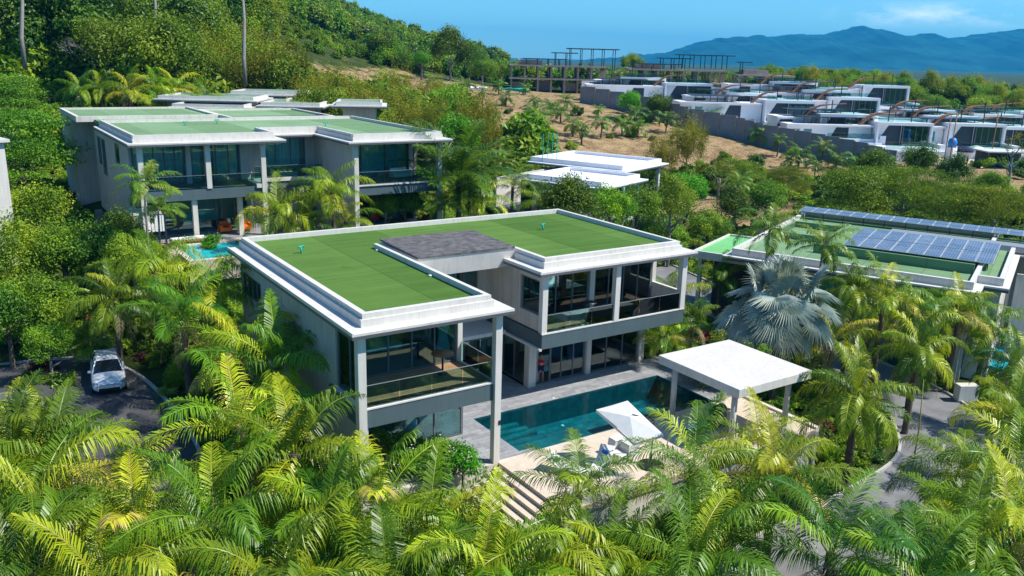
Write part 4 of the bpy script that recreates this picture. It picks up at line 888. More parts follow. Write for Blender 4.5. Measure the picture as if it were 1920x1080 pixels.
def shrub(x, y, s, label, kind='shrub', group=None, z=None, sz=None, cat='shrub', name='shrub'):
    z = zt1(x, y) if z is None else z; _pn[0] += 1; L_ = BROAD[kind]
    o = obm(name, L_[_pn[0] % len(L_)], None, (x, y, z), PR.random()*6.28, s, sz or s); tag(o, label, cat, group); return o
def P_(px, py, h, d0=18.):   # ground position below a crown seen at this pixel, h above the ground
    x, y, z, d = hit(px, py, h, d0); return x, y, z, d
# ------------------------------------------------------------------ second villa (behind, left)
def ring(mb, x0, x1, y0, y1, z0, z1, t=.3):
    mb.box(x0, x1, y0, y0+t, z0, z1).box(x0, x1, y1-t, y1, z0, z1).box(x0, x0+t, y0+t, y1-t, z0, z1).box(x1-t, x1, y0+t, y1-t, z0, z1)
H = thing('villa', 'large two storey villa with faded green flat roofs behind the nearest one', 'house', (0, 0, 4.05))
w = MB(); w.box(-1.8, -1.6, 38.5, 42.4, -3, 7.18).box(-1.8, -1.6, 42.4, 44.4, -3, 5.0).box(-1.8, -1.6, 44.4, 49.2, -3, 7.18).box(-1.8, -1.6, 49.2, 51.4, -3, 3.2).box(-1.8, -1.6, 51.4, 53.6, -3, 3.9).box(-1.8, -1.6, 53.6, 54.8, -3, 7.18)
w.box(-1.8, -1.6, 49.2, 53.6, 6.35, 7.18).box(-1.8, -1.6, 42.4, 44.4, 6.6, 7.18).box(-1.8, -1.6, 51.4, 51.6, 3.9, 6.35)
w.box(-.6, -.4, 54.8, 57.5, -3, 7.6).box(-3.2, -3.0, 57.5, 66, -3.5, 7.6).box(-3.0, 19, 65.8, 66, -3, 7.6).box(-3.2, -.6, 57.4, 57.5, -3, 7.6).box(18.8, 19, 44, 65.8, -3, 7.6)
w.build('wall', M['wall'], H)
w = MB(); w.box(7.1, 7.3, 38.5, 40.2, 3.95, 7.18).box(7.3, 8.6, 40.2, 40.4, 0, 7.18).box(12.4, 13.3, 40.2, 40.4, 3.95, 7.18).box(8.6, 12.4, 40.2, 40.4, 0, 3.9).box(13.2, 13.4, 31.7, 40.2, -1, 7.18).box(20.6, 20.8, 36.0, 44, 0, 7.18).box(6.4, 7.2, 38.4, 38.5, 3.95, 7.18)
each(w, 'wall', M['wall'], H)
s = MB(); s.box(-1.75, 7.3, 35.1, 54, 3.1, 3.9); s.build('floor_slab', M['slab'], H)
s = MB(); s.box(7.3, 13.2, 38.2, 40.2, 3.1, 3.9).box(13.42, 20.7, 31.9, 44, 3.1, 3.9); s.build('floor_slab', M['slab'], H)
s = MB(); s.box(7.3, 13.2, 38.1, 38.2, 3.7, 4.0).box(6.6, 7.45, 34.95, 35.1, 3.75, 4.05).box(13.4, 20.7, 31.8, 31.9, 3.85, 3.97); each(s, 'balcony_sill', M['white'], H)
for (x, y, z0, z1) in ((-1.6, 35.1, -1, 7.16), (3.1, 35.2, 3.9, 7.16), (7.2, 35.1, -1, 7.16), (20.75, 31.8, -1, 7.16), (20.2, 36.0, 3.9, 7.16), (13.3, 31.55, -1, 7.16), (2.0, 35.5, 0, 3.1), (5.5, 36, 0, 3.1), (2.4, 38.3, 3.9, 7.16)):
    B(x-.18, x+.18, y-.18, y+.18, z0, z1).build('column', M['wall_light'], H)
e = MB(); ed = MB()
for x0, x1, y0, y1 in ((-2.45, 8.85, 34.35, 50), (8.85, 12.5, 38.3, 50), (12.5, 21.5, 30.85, 50)):
    e.box(x0, x1, y0, y1, 7.32, 7.42); ed.box(x0+.004, x1-.004, y0+.004, y1-.004, 7.18, 7.32)
e.build('eave', M['white'], H); ed.build('eave_edge', M['grey_edge'], H)
p = MB(); q = MB()
for x0, x1, y0, y1 in ((-2.0, -1.66, 35.34, 50), (-2.0, 8.2, 35, 35.34), (7.86, 8.2, 35.34, 39.34), (8.2, 13.1, 39, 39.34), (13.1, 13.44, 31.84, 39.34), (13.1, 20.9, 31.5, 31.84), (20.56, 20.9, 31.84, 50), (-1.66, 20.56, 49.66, 50)):
    p.box(x0, x1, y0, y1, 7.42, 7.74); q.box(x0+.06, x1-.06, y0+.06, y1-.06, 7.745, 7.96)
p.build('parapet', M['white'], H); q.build('parapet_cap', M['white'], H)
t = MB(); t.box(-1.66, 7.86, 35.34, 49.66, 7.42, 7.7).box(7.86, 13.44, 39.34, 49.66, 7.42, 7.7).box(13.44, 20.56, 31.84, 49.66, 7.42, 7.7); t.build('green_roof', M['turf_pale'], H)
t = MB(); t.box(-3.2, 19, 54, 66, 7.6, 7.8).box(-1.8, 17, 50, 54, 7.4, 7.7); t.build('green_roof', M['turf_pale'], H)
p = MB(); ring(p, -3.25, 9.0, 53.9, 66.1, 7.5, 7.98, .3); ring(p, 9.0, 19.1, 50.1, 62, 7.5, 7.98, .3); p.build('parapet', M['wall_light'], H)
glazing(H, (-1.6, 38.4), (2.2, 38.4), 3.95, 7.16, 5); glazing(H, (2.6, 38.4), (6.4, 38.4), 3.95, 7.16, 4); glazing(H, (-1.6, 38.4), (7.2, 38.4), .02, 3.08, 6)
glazing(H, (8.6, 40.22), (12.4, 40.22), 3.95, 7.0, 3); glazing(H, (13.5, 36.0), (20.0, 36.0), 3.95, 7.16, 3); glazing(H, (13.5, 35.8), (20.4, 35.8), .02, 3.08, 5)
glazing(H, (-1.72, 51.6), (-1.72, 53.5), 3.95, 6.3, 2); glazing(H, (-1.72, 49.3), (-1.72, 51.3), 3.25, 6.3, 1); glazing(H, (-1.72, 42.5), (-1.72, 44.3), 5.05, 6.55, 1)
rail_glass(H, (-1.4, 35.1), (3.0, 35.1), 3.9, 1, 2); rail_glass(H, (3.3, 35.1), (7.0, 35.1), 3.9, 1, 2); rail_glass(H, (7.4, 38.2), (13.1, 38.2), 3.95, 1, 3); rail_glass(H, (13.5, 31.85), (20.6, 31.85), 3.95, 1, 3)
i = MB(); i.box(-1.6, 7.1, 38.5, 48, 3.9, 3.94).box(-1.6, 20.6, 38.5, 48, 0, .03).box(13.42, 20.6, 32, 44, 3.9, 3.94).box(13.42, 20.6, 32, 38.4, -.02, .02).box(-1.6, 13.2, 35, 38.5, -.3, 0)
i.build('indoor_floor', M['slate'], H)
i = MB(); i.box(-1.6, 7.1, 43, 43.1, .03, 7.16).box(8, 20.6, 43, 43.1, .03, 7.16); each(i, 'inner_wall', M['interior'], H)
B(13.8, 17.2, 30.0, 30.25, -1.2, 1.0).build('garden_wall', M['white'], H)
for k, (a, b, y, lb) in enumerate(((-1.4, 2.1, 38.7, 'long sheer curtain in the upper left window of the villa behind'), (2.7, 3.4, 38.7, 'narrow sheer curtain right of the middle post of the villa behind'), (4.4, 6.3, 38.7, 'sheer curtain in the second upper window of the villa behind'), (9.2, 12.0, 40.5, 'sheer curtain in the recessed upper window of the villa behind'), (15.7, 19.9, 36.25, 'sheer curtain in the upper right window of the villa behind'))):
    c = curtain((a, y), (b, y), 3.95+4.05, 7.0+4.05, lb, waves=max(5, int((b-a)*3.5)), amp=.06)
sofa(18.6, 34.6, 7.98, .2, 1.7, 'pale two seat sofa on the upper right balcony of the villa behind')
vent(4.0, 45.5, 11.7, 'left green vent pipe on the roof of the villa behind'); vent(7.0, 47.0, 11.7, 'second green vent pipe on the roof of the villa behind'); vent(15.0, 42.0, 11.7, 'green vent pipe on the right roof of the villa behind')
r = thing('planter', 'white planter box on the recessed balcony of the villa behind', 'planter', (10.0, 38.7, 8.02)); B(-1.1, 1.1, -.2, .2, 0, .4).build('box', M['white'], r)
for k in range(5): obm('plant', BROAD['shrub'][0], r, (-.9+.45*k, 0, .38), k, .2)
r = thing('closed_parasol', 'closed red parasol beside the right ground floor of the villa behind', 'parasol', (16.3, 34.9, 4.06)); MB().lathe([(.03, 0), (.03, 2.5)], n=8).build('pole', M['metal'], r); MB().lathe([(.42, .55), (.3, 1.2), (.12, 2.2), (.03, 2.5)], n=10).build('canopy', M['red'], r)
# its pool, day bed, kiosk
r = thing('swimming_pool', 'turquoise swimming pool of the villa behind', 'pool', (0, 0, 4.05))
B(.2, 9.5, 29.0, 33.9, -.6, -.12).build('pool_floor', M['pooltile_aqua'], r); MB().quad((.2, 29, -.04), (9.5, 29, -.04), (9.5, 33.9, -.04), (.2, 33.9, -.04)).build('water_surface', M['water_aqua'], r)
p = MB(); ring(p, -.2, 9.9, 28.6, 34.3, -1.5, .02, .4); p.build('coping', M['travertine'], r)
d = MB(); d.box(-3.0, 13.1, 34.3, 35.0, 3.6, 4.03).box(-3.0, -.2, 31.5, 34.3, 3.4, 4.03); tag(d.build('deck', M['travertine']), kind='structure')
r = thing('day_bed', 'low wooden day bed with pale cushion by the turquoise pool', 'day bed', (1.2, 34.6, 4.08), .05)
B(-1.3, 1.3, -.4, .4, .18, .28).build('frame', M['timber'], r); B(-1.25, 1.2, -.36, .36, .28, .42).build('cushion', M['fabric_white'], r, bevel=.04)
for sx in (-1.2, 1.2):
    for sy in (-.3, .3): B(sx-.05, sx+.05, sy-.05, sy+.05, 0, .18).build('leg', M['timber'], r)
for k, x in enumerate((4.6, 6.2)): sofa(x, 37.3, 4.1, 0, .7, 'orange seat under the balcony of the villa behind, '+('left' if k == 0 else 'right')+' of two', 'orange')
r = thing('garden_kiosk', 'small white louvred garden kiosk with dark legs left of the turquoise pool', 'kiosk', (-1.35, 36.2, 4.05))
B(-1.2, 1.2, -1.1, 1.1, 2.25, 2.4).build('roof', M['white'], r)
k = MB()
for j in range(9): k.box(-1.1+j*.25, -.9+j*.25, -1.05, -.98, .95, 2.2)
k.build('louvre_panel', M['fabric_white'], r)
for sx in (-1.1, 1.1):
    for sy in (-1.0, 1.0): B(sx-.06, sx+.06, sy-.06, sy+.06, 0, 2.25).build('post', M['metal_dark'], r)
r = MB(); r.hull8([(-4.4, 39.5, 2), (-3.7, 39.3, 2), (-3.2, 43, 2), (-3.9, 43.2, 2)], [(-4.3, 39.6, 6.2), (-3.8, 39.4, 6.2), (-3.3, 42.6, 5.4), (-3.8, 42.8, 5.4)]); tag(r.build('stone_wall', M['rock'], bevel=.1), 'rough dark stone garden wall left of the villa behind', 'wall')

# ------------------------------------------------------------------ slice of a white house at the left edge
r = thing('house', 'sliver of a white house with one dark window at the left edge of the photo', 'house', (-9.62, 39.2, 2.0), .25)
w = MB(); w.box(-9, 0, 0, .25, 0, 7.4).box(-9, -2.5, 0, .2, 7.4, 9.4).box(-.25, 0, .25, 9, 0, 7.4).box(-2.5, 0, 0, .25, 8.7, 9.4).box(-.7, 0, 0, .25, 7.4, 8.7); w.build('wall', M['white'], r); B(-9.2, .3, -.3, 9.2, 9.4, 9.6).build('roof', M['white'], r)
B(-2.5, -.7, .12, .16, 7.4, 8.7).build('window', M['glass'], r); B(-8, -.3, 3, 3.1, .1, 9.3).build('inner_wall', M['interior'], r)

# ------------------------------------------------------------------ third villa: white roofs, middle distance
r = thing('villa', 'white flat roofed villa with four thin roof poles, in the trees right of centre', 'house', (40.4, 34.3, -1.7), math.radians(22))
w = MB(); w.box(1.0, 1.2, 3.2, 9, -2, 7.1).box(1.2, 5.2, 3.0, 3.2, 3.9, 7.1).box(1.0, 8.6, .9, 1.1, 3.1, 4.2).box(1.2, 20, 13.8, 14, -2, 7.1).box(12.6, 12.8, 6, 14, 3.1, 7.1).box(1.2, 9, 3.0, 3.2, -2, 3.1); w.build('wall', M['wall_light'], r)
s = MB(); s.box(1.0, 9.3, 1.1, 14, 3.1, 3.9).box(9.3, 21.3, 6, 14, 3.1, 3.9); s.build('floor_slab', M['slab'], r)
e = MB(); ed = MB()
for x0, x1, y0, y1, dz in ((0, 9.9, 0, 9.5, 0), (11.0, 22.4, 3.4, 16.4, .35)):
    e.box(x0, x1, y0, y1, 7.3+dz, 7.42+dz); ed.box(x0+.01, x1-.01, y0+.01, y1-.01, 7.16+dz, 7.3+dz); ring(e, x0+.7, x1-.7, y0+.7, y1, 7.42+dz, 7.95+dz, .3); e.box(x0+1, x1-1, y0+1, y1-.3, 7.42+dz, 7.6+dz)
e.box(9.9, 11.0, 6, 9, 7.3, 7.55)
e.build('roof', M['render_white'], r); ed.build('eave_edge', M['grey_edge'], r)
for (x, y) in ((1.0, .9), (9.1, .9), (7.2, 1.0), (21.4, 4.3), (12.4, 4.3), (20.5, 8.0)): B(x-.2, x+.2, y-.2, y+.2, -2, 7.2).build('column', M['wall_light'], r)
glazing(r, (5.3, 3.1), (9.0, 3.1), 3.95, 7.1, 3); glazing(r, (12.8, 8.0), (20.3, 8.0), 3.95, 7.4, 4); glazing(r, (9.2, 1.2), (9.2, 3.0), 3.95, 7.1, 1); rail_glass(r, (13, 4.3), (21.2, 4.3), 3.95, 1, 3); rail_glass(r, (1.4, .95), (8.9, .95), 4.0, .9, 3)
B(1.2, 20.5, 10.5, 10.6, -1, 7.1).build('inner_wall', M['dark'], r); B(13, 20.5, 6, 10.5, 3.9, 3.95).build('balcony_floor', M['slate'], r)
for k in range(4):
    B(14.0-k*1.05-.03, 14.0-k*1.05+.03, 14.2-.03, 14.2+.03, 7.9, 11.2).build('roof_pole', M['teal_pipe'], r)

# ------------------------------------------------------------------ fourth villa: green roofs and solar panels, right
r = thing('villa', 'low villa with pale green roof decks and rows of solar panels at the right', 'house', (42.6, -2.2, -3.6), math.radians(-66))
w = MB(); w.box(-16, -.6, 3.4, 3.6, -1, 6.9).box(-16, -15.8, 3.6, 22, -1, 6.9).box(-.6, 1.0, 4.4, 4.6, -1, 6.9).box(.8, 1.0, 4.6, 15, -1, 6.9).box(1.6, 8, 12.0, 12.2, -1, 6.6).box(-16, 8, 21.8, 22, -1, 6.9).box(1.0, 1.2, 15, 18, -1, 6.5); w.build('wall', M['wall_light'], r)
glazing(r, (-14, 3.3), (-1.2, 3.3), .2, 3.1, 9); glazing(r, (-14, 3.3), (-1.2, 3.3), 3.9, 6.8, 9)
for x in (-14.6, -8, -.9): B(x-.2, x+.2, 1.0, 1.4, -1, 7.0).build('column', M['wall_light'], r)
B(-16, .9, 3.6, 20, 3.1, 3.8).build('floor_slab', M['slab'], r)
e = MB(); ed = MB()
for x0, x1, y0, y1 in ((-17.5, 0, 0, 22.6), (0, 1.5, 2.5, 22.6), (1.5, 12, 15.4, 22.6)):
    e.box(x0, x1, y0, y1, 7.3, 7.42); ed.box(x0+.01, x1-.01, y0+.01, y1-.01, 7.1, 7.3)
ring(e, -17.0, -.5, .6, 22, 7.42, 7.95, .3); e.box(-.5, 1.1, 3.1, 3.4, 7.42, 7.95).box(.8, 1.1, 3.4, 15.6, 7.42, 7.95).box(1.1, 12, 16, 16.3, 7.42, 7.95)
e.build('eave', M['white'], r); ed.build('eave_edge', M['grey_edge'], r)
t = MB(); t.box(-16.7, -.8, .9, 21.7, 7.42, 7.6).box(-.8, .8, 3.4, 21.7, 7.42, 7.61).box(.8, 12, 16.3, 21.7, 7.42, 7.62); t.build('green_roof', M['turf_pale'], r)
t = MB(); ring(t, -16.2, -11.8, 9.0, 15.0, 7.6, 8.1, .2); t.box(-12, -.9, 4.9, 5.1, 7.6, 8.3); t.build('roof_upstand', M['turf_pale'], r)
t = MB(); t.hull8([(-8.5, 15.6, 7.6), (10, 15.6, 7.6), (10, 17.6, 7.6), (-8.5, 17.6, 7.6)], [(-8.4, 15.8, 8.0), (10, 15.8, 8.0), (10, 17.5, 8.0), (-8.4, 17.5, 8.0)]); t.build('rooflight', M['frame_light'], r)
def panels(cols, rows, x0, y0, pw, pl, z, tilt, gap=.03):
    for j in range(rows):
        for i in range(cols):
            y = y0+j*(pl+gap)+(.16 if j >= rows/2 else 0); x = x0+i*(pw+gap)
            za = z+(y-y0)*math.tan(tilt); zb = z+(y+pl-y0)*math.tan(tilt)
            mb = MB(); mb.hull8([(x, y, za), (x+pw, y, za), (x+pw, y+pl, zb), (x, y+pl, zb)], [(x, y, za+.04), (x+pw, y, za+.04), (x+pw, y+pl, zb+.04), (x, y+pl, zb+.04)])
            f = mb.build('solar_panel', M['metal'], r); g = MB(); k = .035
            g.quad((x+k, y+k, za+.045), (x+pw-k, y+k, za+.045), (x+pw-k, y+pl-k, zb+.045), (x+k, y+pl-k, zb+.045)); g.build('cells', M['solar'], f)
panels(9, 4, -10.2, 6.6, 1.12, 1.75, 8.15, .03); panels(18, 2, -17.0, 19.4, 1.12, 1.15, 8.3, .03)
ft = MB()
for x in (-10, -7.5, -5, -2.5, -.2):
    for y in (6.8, 10.2, 13.6): ft.box(x-.03, x+.03, y-.03, y+.03, 7.6, 8.2)
for x in np.linspace(-16.5, 3, 12): ft.box(x-.03, x+.03, 19.4, 19.46, 7.6, 8.32)
ft.build('panel_frame', M['metal_dark'], r)
r = thing('carport', 'low light green flat roof beside the blue grey fan palm', 'outbuilding', (35.5, 16.9, -2.6), math.radians(-66))
w = MB(); w.box(0, 14, 0, 8.4, 5.6, 5.95); ring(w, 0, 14, 0, 8.4, 5.95, 6.2, .2); w.build('roof', M['wall_light'], r); B(.2, 13.8, .2, 8.2, 5.95, 6.05).build('green_roof', M['turf_bright'], r)
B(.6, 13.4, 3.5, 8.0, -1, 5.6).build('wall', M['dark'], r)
for x in (.5, 7, 13.3): B(x-.15, x+.15, .4, .7, -1, 5.6).build('column', M['wall_light'], r)
r = thing('garden_pool', 'patch of a teal pool behind the palms at the right', 'pool', (52.5, 3.0, -3.35), .3); B(-3, 3, -3, 3, -.3, -.05).build('pool_floor', M['pooltile_aqua'], r); MB().quad((-3, -3, 0), (3, -3, 0), (3, 3, 0), (-3, 3, 0)).build('water_surface', M['water'], r)
r = thing('gazebo', 'small grey pyramid roofed gazebo behind the solar panel villa', 'gazebo', tuple(CAM_POS+78*ray(1478, 404)-np.array([0, 0, 7.3]))); 
MB().add([(-2, -2, 5.6), (2, -2, 5.6), (2, 2, 5.6), (-2, 2, 5.6), (0, 0, 7.3)], [(0, 1, 4), (1, 2, 4), (2, 3, 4), (3, 0, 4), (0, 3, 2, 1)]).build('roof', M['shingle'], r)
for sx in (-1.7, 1.7):
    for sy in (-1.7, 1.7): B(sx-.1, sx+.1, sy-.1, sy+.1, -1, 5.6).build('post', M['timber'], r)

# ------------------------------------------------------------------ low villas on the slope behind the second one
def low_villa(x, y, z, rz, label, parts, h=3.4):
    r = thing('villa', label, 'house', (x, y, z), rz); a = MB(); b = MB(); g = MB(); w = MB()
    for x0, x1, y0, y1, dz in parts:
        a.box(x0, x1, y0, y1, h+dz, h+.12+dz); ring(a, x0+.5, x1-.5, y0+.5, y1-.5, h+.12+dz, h+.5+dz, .25); b.box(x0+.01, x1-.01, y0+.01, y1-.01, h-.16+dz, h+dz); g.box(x0+.75, x1-.75, y0+.75, y1-.75, h+.12+dz, h+.3+dz)
        w.box(x0+1.2, x1-1.2, y0+1.5, y1-1.0, -2, h-.16+dz)
    a.build('roof', M['white'], r); b.build('eave_edge', M['grey_edge'], r); g.build('green_roof', M['turf_pale'], r); w.build('wall', M['wall'], r); return r
X_, Y_, Z_ = (CAM_POS+96*ray(470, 205)).tolist()
low_villa(X_-8, Y_+5, Z_-3.5, math.radians(-30), 'low white roofed villa with green roof deck, right behind the left villa roof', ((0, 9, 0, 8, 0), (9.2, 17, 3, 12, .2), (2, 12, 9, 20, .3)))
X_, Y_, Z_ = (CAM_POS+98*ray(330, 188)).tolist()
low_villa(X_-2, Y_+3, Z_-3.5, math.radians(-30), 'low grey roofed villa behind the leaning palms on the slope', ((0, 12, 0, 9, 0), (6, 16, 9.2, 17, .3)))
X_, Y_, Z_ = (CAM_POS+92*ray(620, 198)).tolist()
low_villa(X_, Y_, Z_-3.5, math.radians(-25), 'low white roofed villa half hidden by bushes above the right villa roof', ((0, 6.0, 0, 7, 0),))

# ------------------------------------------------------------------ building site: concrete frames
def frame_building(px, py, D, rz, cols, depth, floors, label, roofs, fh=3.4, bay=3.6, low=()):
    x, y, z = (CAM_POS+D*ray(px, py)).tolist(); z = zt1(x, y)-.3; r = thing('concrete_frame', label, 'building', (x, y, z), rz); fs = MB(); rnd = random.Random(int(px))
    for f in range(floors):
        n0, n1 = (0, cols) if f < 2 else (cols//3, cols)
        s = MB().box(n0*bay-.6, n1*bay+.6, -.6, depth*bay+.6, (f+1)*fh-.40, (f+1)*fh); s.build('floor_slab', M['concrete'], r)
        for i in range(n0, n1+1):
            for j in range(depth+1):
                if f >= 1 and rnd.random() < .12: continue
                mb = B(i*bay-.24, i*bay+.24, j*bay-.24, j*bay+.24, f*fh-(1.5 if f == 0 else 0), (f+1)*fh-.28); mb.build('column', M['concrete'], r)
    zt_ = floors*fh
    for (a, b, c, d, hh) in roofs:
        B(a, b, c, d, hh, hh+.22).build('roof', M['louvre'], r); 
        for i in range(int(a)+1, int(b), 3):
            for yy in (c+.8, d-.8): B(i-.09, i+.09, yy-.09, yy+.09, hh-fh*(1 if hh < zt_+fh*1.2 else 1.6), hh).build('steel_post', M['metal_dark'], r)
    for k in range(3): B(bay*k*2+.3, bay*k*2+bay-.3, bay-.1, bay+.1, 0, 2.2+.5*(k % 2)).build('infill_wall', M['block'] if k % 2 else M['rubble'], r)
    B(bay*.4, bay*2.3, bay*.5, bay*1.6, 2*fh, 2*fh+1.2).build('stair_core', M['concrete'], r)
    for (a, b, h) in low: B(a, b, -1.2, -.9, -.5, h).build('infill_wall', M['render_white'], r)
    return r
RZ = math.radians(-33)
frame_building(958, 178, 232, RZ, 7, 3, 2, 'leftmost raw concrete building frame with dark flat roofs on the building site', ((3, 15, 1, 8, 8.3), (11, 18, 2, 9, 10.0), (15, 29, 1, 8, 11.2)), low=((19, 25, 3), ))
frame_building(1182, 172, 232, RZ, 7, 3, 2, 'middle raw concrete building frame with a tall dark canopy on the building site', ((2, 14, 1, 8, 8.0), (8, 17, 3, 9, 9.6), (13, 28, 1, 8, 10.6)), low=((14, 20, 3), (21, 26, 2.5)))
frame_building(1384, 174, 226, RZ, 4, 2, 2, 'rightmost concrete building frame with an open square tower on the building site', ((0.2, 3.4, 1, 5, 9.8),), bay=3.5, low=((2, 10, 3), ))
def white_villa(px, py, D, label, rz=RZ, L=15, left=True, wood=True):
    x, y, z = (CAM_POS+D*ray(px, py)).tolist(); r = thing('modern_villa', label, 'house', (x, y, z-3.6), rz)
    w = MB(); w.box(0, 9.2, 1.2, 8, -3, 3.9).box(-.2, 9.4, 0, 1.2, 3.45, 3.95).box(-.2, .1, 0, 1.2, -2.5, 3.45).box(9.1, 9.4, 0, 1.2, -2.5, 3.45).box(-.2, 9.4, -3.2, 1.2, -2.6, .0)
    if left: w.box(-L, -.2, 2.4, 8.5, -3, 2.9).box(-L-.2, .4, 1.6, 8.7, 2.9, 3.2)
    w.build('wall', M['render_white'], r)
    d = MB(); d.add([(.2, 1.17, .05), (4.4, 1.17, .05), (4.4, 1.17, 3.4), (2.2, 1.17, 3.4)], [(0, 1, 2, 3)]); d.build('dark_gable', M['louvre'], r)
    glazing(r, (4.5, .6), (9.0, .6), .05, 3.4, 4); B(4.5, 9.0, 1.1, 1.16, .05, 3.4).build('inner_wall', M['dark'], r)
    if left:
        for a, b in ((-L+1.2, -L+2.3), (-L+3.0, -L+4.4)): B(a, b, 2.34, 2.38, .6, 2.3).build('window', M['glass'], r)
        MB().add([(-7.6, 2.36, .2), (-4.2, 2.36, .2), (-4.2, 2.36, 2.7), (-6.4, 2.36, 2.7)], [(0, 1, 2, 3)]).build('dark_gable', M['louvre'], r)
        for i in range(7): B(-L+3.2+i*1.4, -L+3.32+i*1.4, 3.6, 3.72, 3.2, 4.3).build('pergola_post', M['louvre'], r)
        p = MB(); p.box(-L+2.4, -L+12.6, 2.9, 8.2, 4.3, 4.42); p.build('pergola_roof', M['louvre'], r)
    rail_glass(r, (.2, -3.1), (9, -3.1), 0, .9, 3); rail_glass(r, (.3, 1.4), (9, 1.4), 3.95, .8, 3)
    t_ = MB(); t_.box(-L*.6, 10.5, -6.8, -3.2, -7, -2.6).box(3.0, 10.5, -6.8, -6.6, -2.6, -1.9).box(-L*.6, 1.0, -6.8, -6.6, -2.6, -1.6).box(9.4, 10.4, -3.2, 4, -6, .6); each(t_, 'terrace_wall', M['render_white'], r)
    for q_, (a_, b_) in enumerate(((1.2, -4.2), (7.0, -5.6), (-4.0, -5.0))): obm('plant', BROAD['shrub'][q_ % 2], r, (a_, b_, -2.7), q_, .9)
    B(-3.5, 1.5, -6.0, -4.0, -2.6, -2.52).build('plunge_pool', M['pooltile_aqua'], r)
    for i in (2.5, 6.5): B(i-.07, i+.07, 2.3, 2.44, 3.9, 6.2).build('steel_post', M['louvre'], r)
    if wood:
        mb = MB(); n = 10; vs = []
        for k in range(n+1):
            t = k/n; xx = -2.2+7.5*t; zz = 3.3+1.9*(1-(1-min(1, t*2.2))**2)+.45*t; th = .5*(1-t)**2+.08
            for yy in (2.8, 3.8): vs += [(xx, yy, zz-th), (xx, yy, zz)]
        mb.add(vs, [(4*k, 4*k+1, 4*k+5, 4*k+4) for k in range(n)]+[(4*k+1, 4*k+3, 4*k+7, 4*k+5) for k in range(n)]+[(4*k+3, 4*k+2, 4*k+6, 4*k+7) for k in range(n)]+[(4*k+2, 4*k, 4*k+4, 4*k+6) for k in range(n)]); mb.build('curved_canopy', M['timber'], r)
    r.scale = (1.15, 1.15, 1.15); return r
for px, py, D, lb, L_, lf in WV: white_villa(px, py, D, lb, L=L_, left=lf)
# stepped boundary wall of grey block panels below the white villas
r = thing('boundary_wall', 'stepped grey block boundary wall below the white villas', 'wall', (0, 0, 0))
for k in range(len(WP)-1):
    a = CAM_POS+WP[k][2]*ray(*WP[k][:2]); b = CAM_POS+WP[k+1][2]*ray(*WP[k+1][:2])
    for q in range(3):
        p0 = a+(b-a)*q/3; p1 = a+(b-a)*(q+1)/3; zb_ = min(zt1(*p0[:2]), zt1(*p1[:2])); top = p0[2]+1.2
        mb = MB(); mb.beam((p0[0], p0[1], (top+zb_-1)/2), (p1[0], p1[1], (top+zb_-1)/2), .2, top-zb_+1); mb.build('wall_panel', M['block'], r); B(p0[0]-.2, p0[0]+.2, p0[1]-.2, p0[1]+.2, zb_-1, top+.15).build('pier', M['concrete'], r)
# retained platforms of pale earth the villas stand on
mb = MB()
for px, py, D, lb, L_, lf in WV:
    x, y, z = (CAM_POS+D*ray(px, py)).tolist(); c, s = math.cos(RZ), math.sin(RZ); q = [(x+c*a-s*b, y+s*a+c*b) for a, b in ((-L_-2, -4.5), (11, -4.5), (11, 12), (-L_-2, 12))]
    mb.prism(q, min(zt1(*p) for p in q)-2, z-4.2)
tag(mb.build('building_platform', M['render_white']), kind='structure')
def lit(px, py, D): x, y, z = (CAM_POS+D*ray(px, py)).tolist(); return x, y, zt1(x, y)
# sandy site yard at the right edge, shed, parasols, tank, workers
x, y, z = lit(1840, 312, 152)
g = MB(); c, s = math.cos(RZ), math.sin(RZ)
pts = [(x+c*a-s*b, y+s*a+c*b) for a, b in ((-8, -7), (14, -7), (16, 12), (-6, 14))]; g.prism(pts, min(zt1(*p) for p in pts)-2, z+.15); tag(g.build('site_yard', M['sand']), kind='structure')
x, y, z = lit(1430, 172, 222); g = MB(); pts = [(x+c*a-s*b, y+s*a+c*b) for a, b in ((-22, -10), (22, -12), (22, 4), (-22, 4))]; g.prism(pts, min(zt1(*p) for p in pts)-2, z+.2); tag(g.build('site_yard', M['sand']), kind='structure')
x, y, z = lit(1880, 322, 138); r = thing('site_shed', 'open site shed with a pale flat roof beside the sandy yard', 'shed', (x, y, z), RZ)
B(-4, 4.5, -2, 3, 2.6, 2.8).build('roof', M['white'], r); B(-3.5, 4, 2.4, 2.6, 0, 2.6).build('wall', M['concrete'], r)
for sx in (-3.6, 0, 4): B(sx-.1, sx+.1, -1.7, -1.5, -.6, 2.6).build('post', M['timber'], r)
for k, (px, py, D, mt, lb) in enumerate(((1808, 268, 165, 'navy', 'dark blue domed shade tent beside the white villas'), (1832, 268, 166, 'fabric_white', 'pale domed shade tent beside the white villas'))):
    x, y, z = lit(px, py, D); r = thing('shade_tent', lb, 'tent', (x, y, z+.6), RZ); MB().lathe([(1.9, 1.6), (1.6, 2.1), (1.0, 2.5), (.1, 2.7)], n=14).build('canopy', M[mt], r)
    for a in range(4): B(1.5*math.cos(a*1.57)-.04, 1.5*math.cos(a*1.57)+.04, 1.5*math.sin(a*1.57)-.04, 1.5*math.sin(a*1.57)+.04, -.6, 1.7).build('post', M['metal'], r)
x, y, z = lit(1787, 262, 160); r = thing('water_tank', 'bright blue water tank on a white pillar at the site', 'tank', (x, y, z)); B(-.7, .7, -.7, .7, -1, 3.4).build('pillar', M['render_white'], r); MB().lathe([(.75, 3.4), (.8, 4.4), (.6, 5.0), (.2, 5.2)], n=14).build('tank', M['blue'], r)
